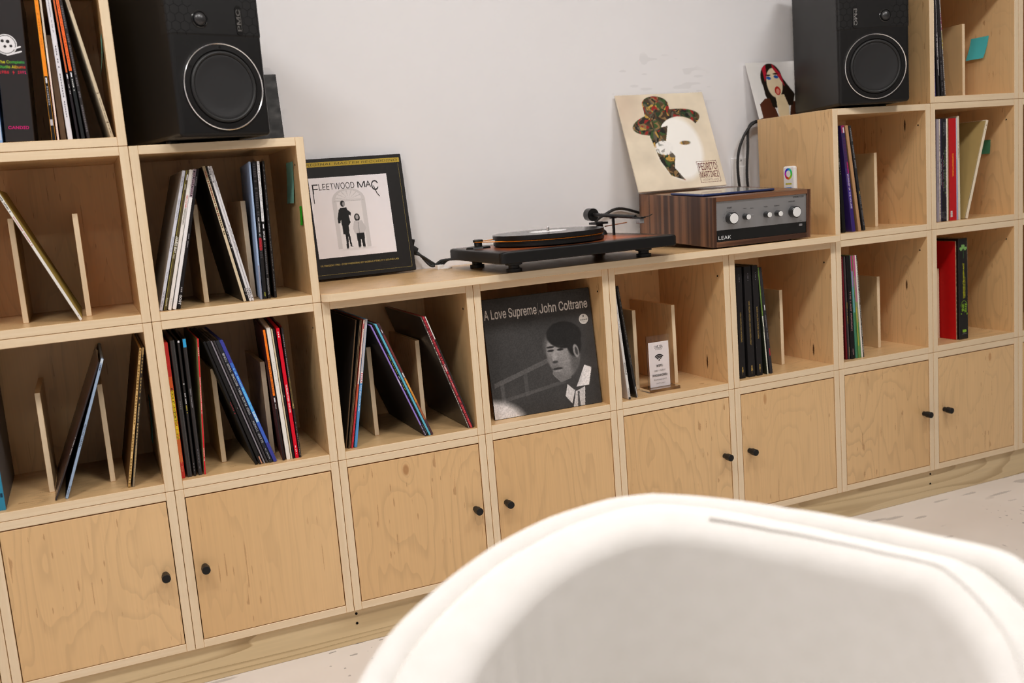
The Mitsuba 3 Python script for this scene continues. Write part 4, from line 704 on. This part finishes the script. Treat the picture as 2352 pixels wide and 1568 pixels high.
# curled photo print on the right stack
t = thing('photo_print', 'curled photo of a person with long dark hair and open red mouth', 'photo')
def face(X, Y):
    c = np.ones(X.shape + (3,)) * lin([236, 234, 232]); c = blend(c, lin([205, 200, 185]), np.clip((.4 - X) * 1.5 * (Y - .5), 0, 1)); D = lin([34, 26, 18])
    c = blend(c, D, np.maximum(ell(X, Y, .48, .70, .23, .28, -14, .05), inpoly(X, Y, [(.27, .70), (.26, .40), (.36, .20), (.55, .20), (.80, .22), (.88, .42), (.70, .75)]))); c = blend(c, lin([84, 44, 28]), inpoly(X, Y, [(.10, .02), (.10, .26), (.24, .36), (.36, .36), (.44, 0), (.02, 0)])); c = blend(c, lin([70, 40, 26]), inpoly(X, Y, [(.78, .30), (.92, .28), (1, .18), (1, 0), (.66, 0)])); c = blend(c, lin([238, 216, 176]), inpoly(X, Y, [(.47, .42), (.66, .42), (.70, .22), (.66, 0), (.44, 0)]))
    c = blend(c, D, inpoly(X, Y, [(.32, .45), (.46, .40), (.44, .18), (.36, .2)])); c = blend(c, D, inpoly(X, Y, [(.70, .45), (.84, .42), (.80, .22), (.70, .22)])); c = blend(c, lin([242, 222, 188]), ell(X, Y, .52, .63, .165, .265, -10, .06)); c = blend(c, lin([186, 34, 54]), inpoly(X, Y, [(.33, .66), (.33, .90), (.42, .96), (.39, .76)]) + inpoly(X, Y, [(.56, .97), (.70, .78), (.72, .56), (.64, .72), (.55, .90)]))
    for ex, ey in ((.42, .715), (.585, .735)): c = blend(c, lin([40, 92, 170]), ell(X, Y, ex, ey, .050, .030, -8, .2)); c = blend(c, D, ell(X, Y, ex, ey + .052, .055, .014, 0, .3))
    c = blend(c, lin([190, 40, 30]), ell(X, Y, .545, .485, .062, .080, -14, .08)); return blend(c, lin([236, 150, 130]), ell(X, Y, .545, .475, .034, .052, -14, .15))
pr = Print([0, 0, 0], [1, 0, 0], [0, 0, 1], .0001); pr.grid(1, 1, 110, 120, face, 1); q = np.vstack(pr.V); a, b = q[:, 0], q[:, 2]
V = np.stack([2.298 + .186 * a - .006 * b, .345 + .055 * b - .028 * np.clip(a - .72, 0, 1) ** 2 * 12 * b, ZS[3] + .001 + .183 * b], 1); E(P(t, 'sheet'), (V, np.vstack(pr.F)), 'print_gloss', False, None, np.vstack(pr.C))
# ------------------------------------------------------------------ turntable
t = thing('turntable', 'black turntable with amber brown sunburst top and orange drive belt on the worktop', 'turntable')
TX0, TX1, TY0, TY1, TZ0, TZ1 = 1.197, 1.708, -.064, .315, .8135, .8425
base = Polygon(sbox(TX0 + .018, TY0 + .018, TX1 - .018, TY1 - .018).buffer(.018, quad_segs=6).exterior)
rg = lambda d, z: np.c_[np.array(base.buffer(-d).exterior.coords)[:-1] if d else np.array(base.exterior.coords)[:-1], np.full(len(base.exterior.coords) - 1, z)]
cxy = np.array([(TX0 + TX1) / 2, (TY0 + TY1) / 2, 0]); sc = lambda d, z: np.c_[(np.array(base.exterior.coords)[:-1] - cxy[:2]) * [1 - 2 * d / (TX1 - TX0), 1 - 2 * d / (TY1 - TY0)] + cxy[:2], np.full(len(base.exterior.coords) - 1, z)]
E(P(t, 'plinth'), loft([sc(.002, TZ0), sc(0, TZ0 + .002), sc(0, TZ1 - .005), sc(.0015, TZ1 - .0015), sc(.005, TZ1)]), 'black_satin', 40)
def burst(X, Y):
    d = np.minimum.reduce([X * .5, (1 - X) * .5, Y * .37, (1 - Y) * .37]); k_ = np.clip((d - .012) / .075, 0, 1)[..., None]; g = mottled(X * 40, Y * 3, 1, 9)[..., None]
    return lin([14, 11, 10]) * (1 - k_) + (lin([150, 72, 30]) * (.75 + .5 * g)) * k_
pr = Print([TX0 + .006, TY0 + .006, TZ1], [1, 0, 0], [0, 1, 0], .0003); pr.grid(TX1 - TX0 - .012, TY1 - TY0 - .012, 120, 90, burst, 1); pr.build(P(t, 'sunburst_top'), 'print_gloss')
for x in (TX0 + .06, TX1 - .07):
    for y in (TY0 + .065, TY1 - .06): E(P(t, 'foot'), shift(lathe([[0, 0], [.020, 0], [.020, .008], [.014, .009], [.014, .016], [.022, .018], [.022, TZ0 - ZC], [0, TZ0 - ZC]], 28), [x, y, ZC + .0002]), 'rubber', 30)
PC = np.array([1.4194, .1265, 0]); at = lambda z, c_=PC: [c_[0], c_[1], z]
E(P(t, 'platter'), shift(lathe([[0, 0], [.146, 0], [.150, .002], [.150, .009], [.145, .0105], [.145, .0165], [.1505, .018], [.1505, .0275], [0, .0275]], 96), at(.8448)), 'black_satin', 30)
E(P(t, 'spindle'), shift(lathe([[0, 0], [.0036, 0], [.0036, .011], [.002, .014], [0, .0145]], 20), at(.8725)), 'chrome', 40)
MC = np.array([1.245, .205, 0]); E(P(t, 'motor_housing'), shift(lathe([[0, 0], [.036, 0], [.034, .004], [.016, .006], [0, .006]], 8), at(.8430, MC)), 'black_satin'); E(P(t, 'pulley'), shift(lathe([[0, 0], [.011, 0], [.011, .010], [.014, .011], [.014, .0165], [.010, .018], [0, .0185]], 32), at(.8488, MC)), 'black_gloss', 35)
hull = Point(*PC[:2]).buffer(.1462, quad_segs=32).union(Point(*MC[:2]).buffer(.0128)).convex_hull; bp = np.array(hull.exterior.coords); E(P(t, 'belt'), tube(np.c_[bp, np.full(len(bp), .8602)], .0012, 8), 'orange_rubber', 60)
ax, py = 1.645, .25; cyl = lambda r, a, b, s_=24: shift(along(trimesh.creation.cylinder(r, np.linalg.norm(np.subtract(b, a)), sections=s_), np.subtract(b, a)), np.add(a, b) / 2)
E(P(t, 'tonearm_base'), cat([shift(lathe([[0, 0], [.022, 0], [.018, .010], [.010, .016], [.010, .038], [0, .038]], 32), [ax, py, .8432]), trimesh.creation.box(bounds=[[ax - .028, py - .03, .874], [ax + .012, py + .012, .880]])]), 'black_satin', 30)
E(P(t, 'tonearm_tube'), cyl(.0052, (ax, py + .03, .9005), (ax, .045, .8935)), 'black_satin', 40); E(P(t, 'counterweight'), cyl(.0185, (ax, py + .035, .9005), (ax, py + .063, .9015), 40), 'black_gloss', 40)
E(P(t, 'headshell'), trimesh.creation.box(bounds=[[ax - .008, .005, .890], [ax + .008, .048, .8935]]), 'black_satin'); E(P(t, 'finger_lift'), tube(spline([(ax + .007, .012, .893), (ax + .016, .004, .894), (ax + .024, -.004, .899)], 6), .0012, 6), 'black_gloss'); E(P(t, 'cartridge'), shift(rbox(.015, .020, .014, .002, 1), [ax, .022, .8828]), 'silver', 40)
E(P(t, 'arm_rest'), cat([trimesh.creation.box(bounds=[[ax - .003, .165, .8432], [ax + .003, .171, .891]]), trimesh.creation.box(bounds=[[ax - .009, .164, .8895], [ax + .009, .172, .8935]])]), 'black_satin'); E(P(t, 'cue_lever'), cyl(.0016, (ax + .012, py - .01, .866), (ax + .030, py - .105, .876), 12), 'copper', 40)
t = thing('vinyl_record', 'black vinyl disc with a pale label lying on the turntable platter', 'record'); E(P(t, 'disc'), shift(lathe([[.0037, 0], [.1508, 0], [.1508, .0018], [.0037, .0018]], 96), at(.8726)), 'black_gloss', 30); E(P(t, 'label'), shift(lathe([[.0038, 0], [.050, 0], [.050, .0004], [.0038, .0004]], 48), at(.8745)), 'knob_face')
# ------------------------------------------------------------------ small things
def cable(pts, r, label, name='cable', part=None): k_ = E(name if part is None else part, tube(spline(pts, 10), r, 10), 'rubber', 60); 
t = thing('cable_bundle', 'black cables tied together on the worktop between the boxed record and the turntable', 'cables')
for j in range(3): E(P(t, 'cable'), tube(spline([(.98, .385 - .006 * j, ZC + .095 - .02 * j), (1.085, .392 - .005 * j, ZC + .080 - .016 * j), (1.13, .388 - .005 * j, ZC + .050 - .003 * j), (1.165 + .01 * j, .375, ZC + .008), (1.195 + .01 * j, .365, ZC + .022), (1.25, .34, ZC + .020), (1.34, .31, ZC + .005)], 10), .0034, 10), 'rubber', 60)
E(P(t, 'tie_strap'), M(along(trimesh.creation.cylinder(.012, .018, sections=16), [.8, 0, -.6]), lambda v: v + np.array([1.118, .384, ZC + .058])), 'black_matte'); E(P(t, 'strap_tail'), tube(spline([(1.112, .380, ZC + .066), (1.116, .376, ZC + .080), (1.118, .376, ZC + .088)], 5), .005, 8), 'black_matte', 50)
k = E('cable_clip', cat([shift(trimesh.creation.cylinder(.024, .003, sections=28), [1.19, .345, ZC + .0018]), trimesh.creation.box(bounds=[[1.165, .325, ZC + .0004], [1.185, .345, ZC + .012]])]), 'white_plastic'); tag(k, 'small white cable clip on the worktop beside the turntable', 'cable clip')
for j, lb in enumerate(('longer looping black cable hanging down the wall beside the right cube stack', 'straighter black cable hanging closest to the side of the right cube stack')):
    k = E('speaker_cable', tube(spline([(2.36, .372 + .012 * j, ZS[3] + .004), (2.288 + .004 * j, .375 + .012 * j, 1.135), (2.245 + .034 * j, .385, 1.06), (2.238 + .034 * j, .385, .97), (2.256 + .026 * j, .385, .86), (2.262 + .02 * j, .385, ZC + .006)], 10), .0046, 10), 'rubber', 60); tag(k, lb, 'cable', 'speaker cables')
k = E('amplifier_cable', tube(spline([(1.70, .375, ZC + .09), (1.74, .392, ZC + .105), (1.80, .395, ZC + .12), (1.9, .394, ZC + .09)], 8), .0045, 10), 'rubber', 60); tag(k, 'black cable rising behind the turntable arm towards the amplifier', 'cable')
t = thing('light_switch', 'white rocker light switch plate on the wall behind the amplifier', 'light switch'); E(P(t, 'plate'), shift(rbox(.074, .006, .118, .0025, 1), [2.2645, .4066, .976]), 'white_plastic', 40); E(P(t, 'rocker'), shift(rbox(.034, .006, .068, .0025, 1), [2.2690, .4030, .974]), 'white_plastic', 40); E(P(t, 'screw'), shift(along(trimesh.creation.cylinder(.003, .001, sections=12), [0, 1, 0]), [2.2645, .4033, 1.026]), 'silver')
t = thing('remote_control', 'white remote control with a colour wheel standing against the right cube stack', 'remote control'); E(P(t, 'body'), shift(rbox(.014, .054, .150, .0065), [2.283, .184, .921]), 'white_plastic', 40)
pr = Print([2.2758, .184, .921], [0, -1, 0], [0, 0, 1], .0002); aa = np.linspace(0, 2 * math.pi, 49); ri, ro = .0105, .0175; V = np.vstack([np.c_[ri * np.cos(aa), .052 + ri * np.sin(aa)], np.c_[ro * np.cos(aa), .052 + ro * np.sin(aa)]]); i = np.arange(48)
import colorsys
cc = lin(np.array([colorsys.hsv_to_rgb(((q / 48) + .33) % 1, .85, .8) for q in range(49)]) * 255); pr.add(V, np.vstack([np.c_[i, i + 1, i + 50], np.c_[i, i + 50, i + 49]]), np.vstack([cc, cc])); pr.rect(-.014, .019, .014, .024, lin([190, 180, 60])); pr.rect(-.014, .002, .014, .011, lin([60, 120, 200])); pr.build(P(t, 'buttons'))
t = thing('sign_holder', 'clear acrylic stand holding a white wifi notice between two dividers', 'sign'); zf = ZS[1] + G + T; sx0, sy = 1.668, .062
E(P(t, 'base'), trimesh.creation.box(bounds=[[sx0 - .012, sy - .022, zf + .0005], [sx0 + .088, sy + .032, zf + .0085]]), 'acrylic'); E(P(t, 'back_sheet'), trimesh.creation.box(bounds=[[sx0, sy + .0030, zf + .0090], [sx0 + .076, sy + .0058, zf + .156]]), 'acrylic')
pr = Print([sx0 + .005, sy + .0022, zf + .0092], [1, 0, 0], [0, 0, 1], .0002); pr.rect(0, 0, .066, .128, lin([222, 214, 214])); bk = lin([34, 32, 34]); pr.text('CHELSEA', .033, .1105, .0075, bk, True, .027, align='c'); pr.text('STUDIOS', .033, .1055, .0035, bk, align='c')
for r_ in (.008, .0125, .017): pr.poly(LineString([(.033 + r_ * math.cos(q), .0745 + r_ * math.sin(q)) for q in np.linspace(math.radians(45), math.radians(135), 12)]).buffer(.0016), bk)
pr.poly(Point(.033, .0765).buffer(.0022), bk)
for s_, z_, c_, b_ in (('WIFI:', .0575, .006, True), ('UMG-GUEST', .0445, .0042, False), ('PASSWORD:', .0305, .006, True), ('KeenHavoc2019', .0195, .0038, False), ('(Call if trouble)', .0095, .003, False)): pr.text(s_, .033, z_, c_, bk, b_, align='c')
pr.build(P(t, 'notice'))
def note(label, x, y0, y1, z0, z1, c_, curl=.008, skew=.0, marks=False):
    n = 8; s_, u_ = np.meshgrid(np.linspace(0, 1, n), np.linspace(0, 1, n)); V = np.stack([x - .0008 - curl * (1 - u_) ** 2, y0 + (y1 - y0) * s_ + skew * (1 - u_), z0 + (z1 - z0) * u_], -1).reshape(-1, 3); i = (np.arange(n - 1)[:, None] * n + np.arange(n - 1)).ravel(); F = np.vstack([np.c_[i, i + 1, i + n + 1], np.c_[i, i + n + 1, i + n]])
    k_ = thing('sticky_note', label, 'note'); E(P(k_, 'sheet'), (V, F), 'print', False, None, np.tile(c_, (len(V), 1)))
TEAL = h('5ab0a8')
note('pale teal sticky note inside the cubby under the left speaker', XS[2] - T - G, .050, .130, 1.002, 1.098, h('7fb8a8'), .004, .02); note('narrow green page flag inside the cubby under the left speaker', XS[2] - T - G, .006, .030, .950, .994, h('2fa01e'), .002)
note('curved teal sticky note inside the top left cubby', XS[1] - T - G, .05, .12, 1.30, 1.392, h('7ab5a2'), .014, .03); note('teal sticky note in the dark cubby with the gold worn sleeves', XS[1] - T - G, .12, .19, .47, .58, h('3f7a70'), .006); note('bright teal sticky note on the side of the top right cubby', XS[8] - T - G, .095, .165, 1.292, 1.360, h('4fbcc0'), .012, .012); note('green sticky note behind the leaning cream sleeve', XS[8] - T - G, .09, .13, .985, 1.03, h('4a8a68'), .004)
# ------------------------------------------------------------------ armchair
t = thing('armchair', 'white upholstered tub armchair in the foreground with a rounded back', 'chair'); CC = np.array([.72, -1.60])
PH = np.radians(np.linspace(-66, 192, 87))
def zrim(d): return np.interp(d, [-66, -30, -5, 11, 25, 39, 48, 58, 66, 74, 88, 100, 116, 128, 140, 165, 192], [.50, .580, .606, .597, .596, .600, .606, .613, .618, .617, .605, .589, .563, .546, .522, .50, .46]) - .0
def sweep(prof):
    rings = []
    for p in PH:
        d = math.degrees(p); z = zrim(d); rings.append(np.array([[CC[0] + r * math.cos(p), CC[1] + r * math.sin(p), zz] for r, zz in prof(d, z)]))
    return loft(rings)
q = np.linspace(0, math.pi, 9)
E(P(t, 'outer_shell'), sweep(lambda d, z: [(.300, .10), (.345, .10), (.352, .25), (.355, z - .06)] + [(.335 + .020 * math.cos(a), z - .020 + .020 * math.sin(a)) for a in q] + [(.315, z - .10)]), 'fabric', True)
def inner(d, z):
    g = np.interp(d, [20, 55, 70, 130, 192], [0, 1, 1, .85, .6]); wr = .004 * math.sin(d * 1.4) * max(0, 1 - abs(d - 118) / 26)
    ro, zt = .311 + .015 * g, z + .001
    return [(ro, .30), (ro, zt - .05)] + [((ro + .235) / 2 + (ro - .235) / 2 * math.cos(a), zt - .030 + .030 * math.sin(a)) for a in q] + [(.228 + wr, zt - .09), (.218 + wr, zt - .17), (.212, .30)]
E(P(t, 'inner_back'), sweep(inner), 'fabric', True)
E(P(t, 'piping'), tube([(CC[0] + .262 * math.cos(p), CC[1] + .262 * math.sin(p), zrim(math.degrees(p)) + .0005) for p in PH if math.degrees(p) < 56], .0025, 8), 'fabric', True)
E(P(t, 'seat_cushion'), shift(lathe([[0, 0], [.19, 0], [.208, .02], [.208, .09], [.19, .11], [0, .118]], 60), [CC[0], CC[1], .23]), 'fabric', 60)
E(P(t, 'pedestal'), shift(lathe([[0, 0], [.22, 0], [.22, .012], [.04, .022], [.04, .325], [.30, .335], [.30, .35], [0, .35]], 48), [CC[0], CC[1], -.0898]), 'black_satin', 30)
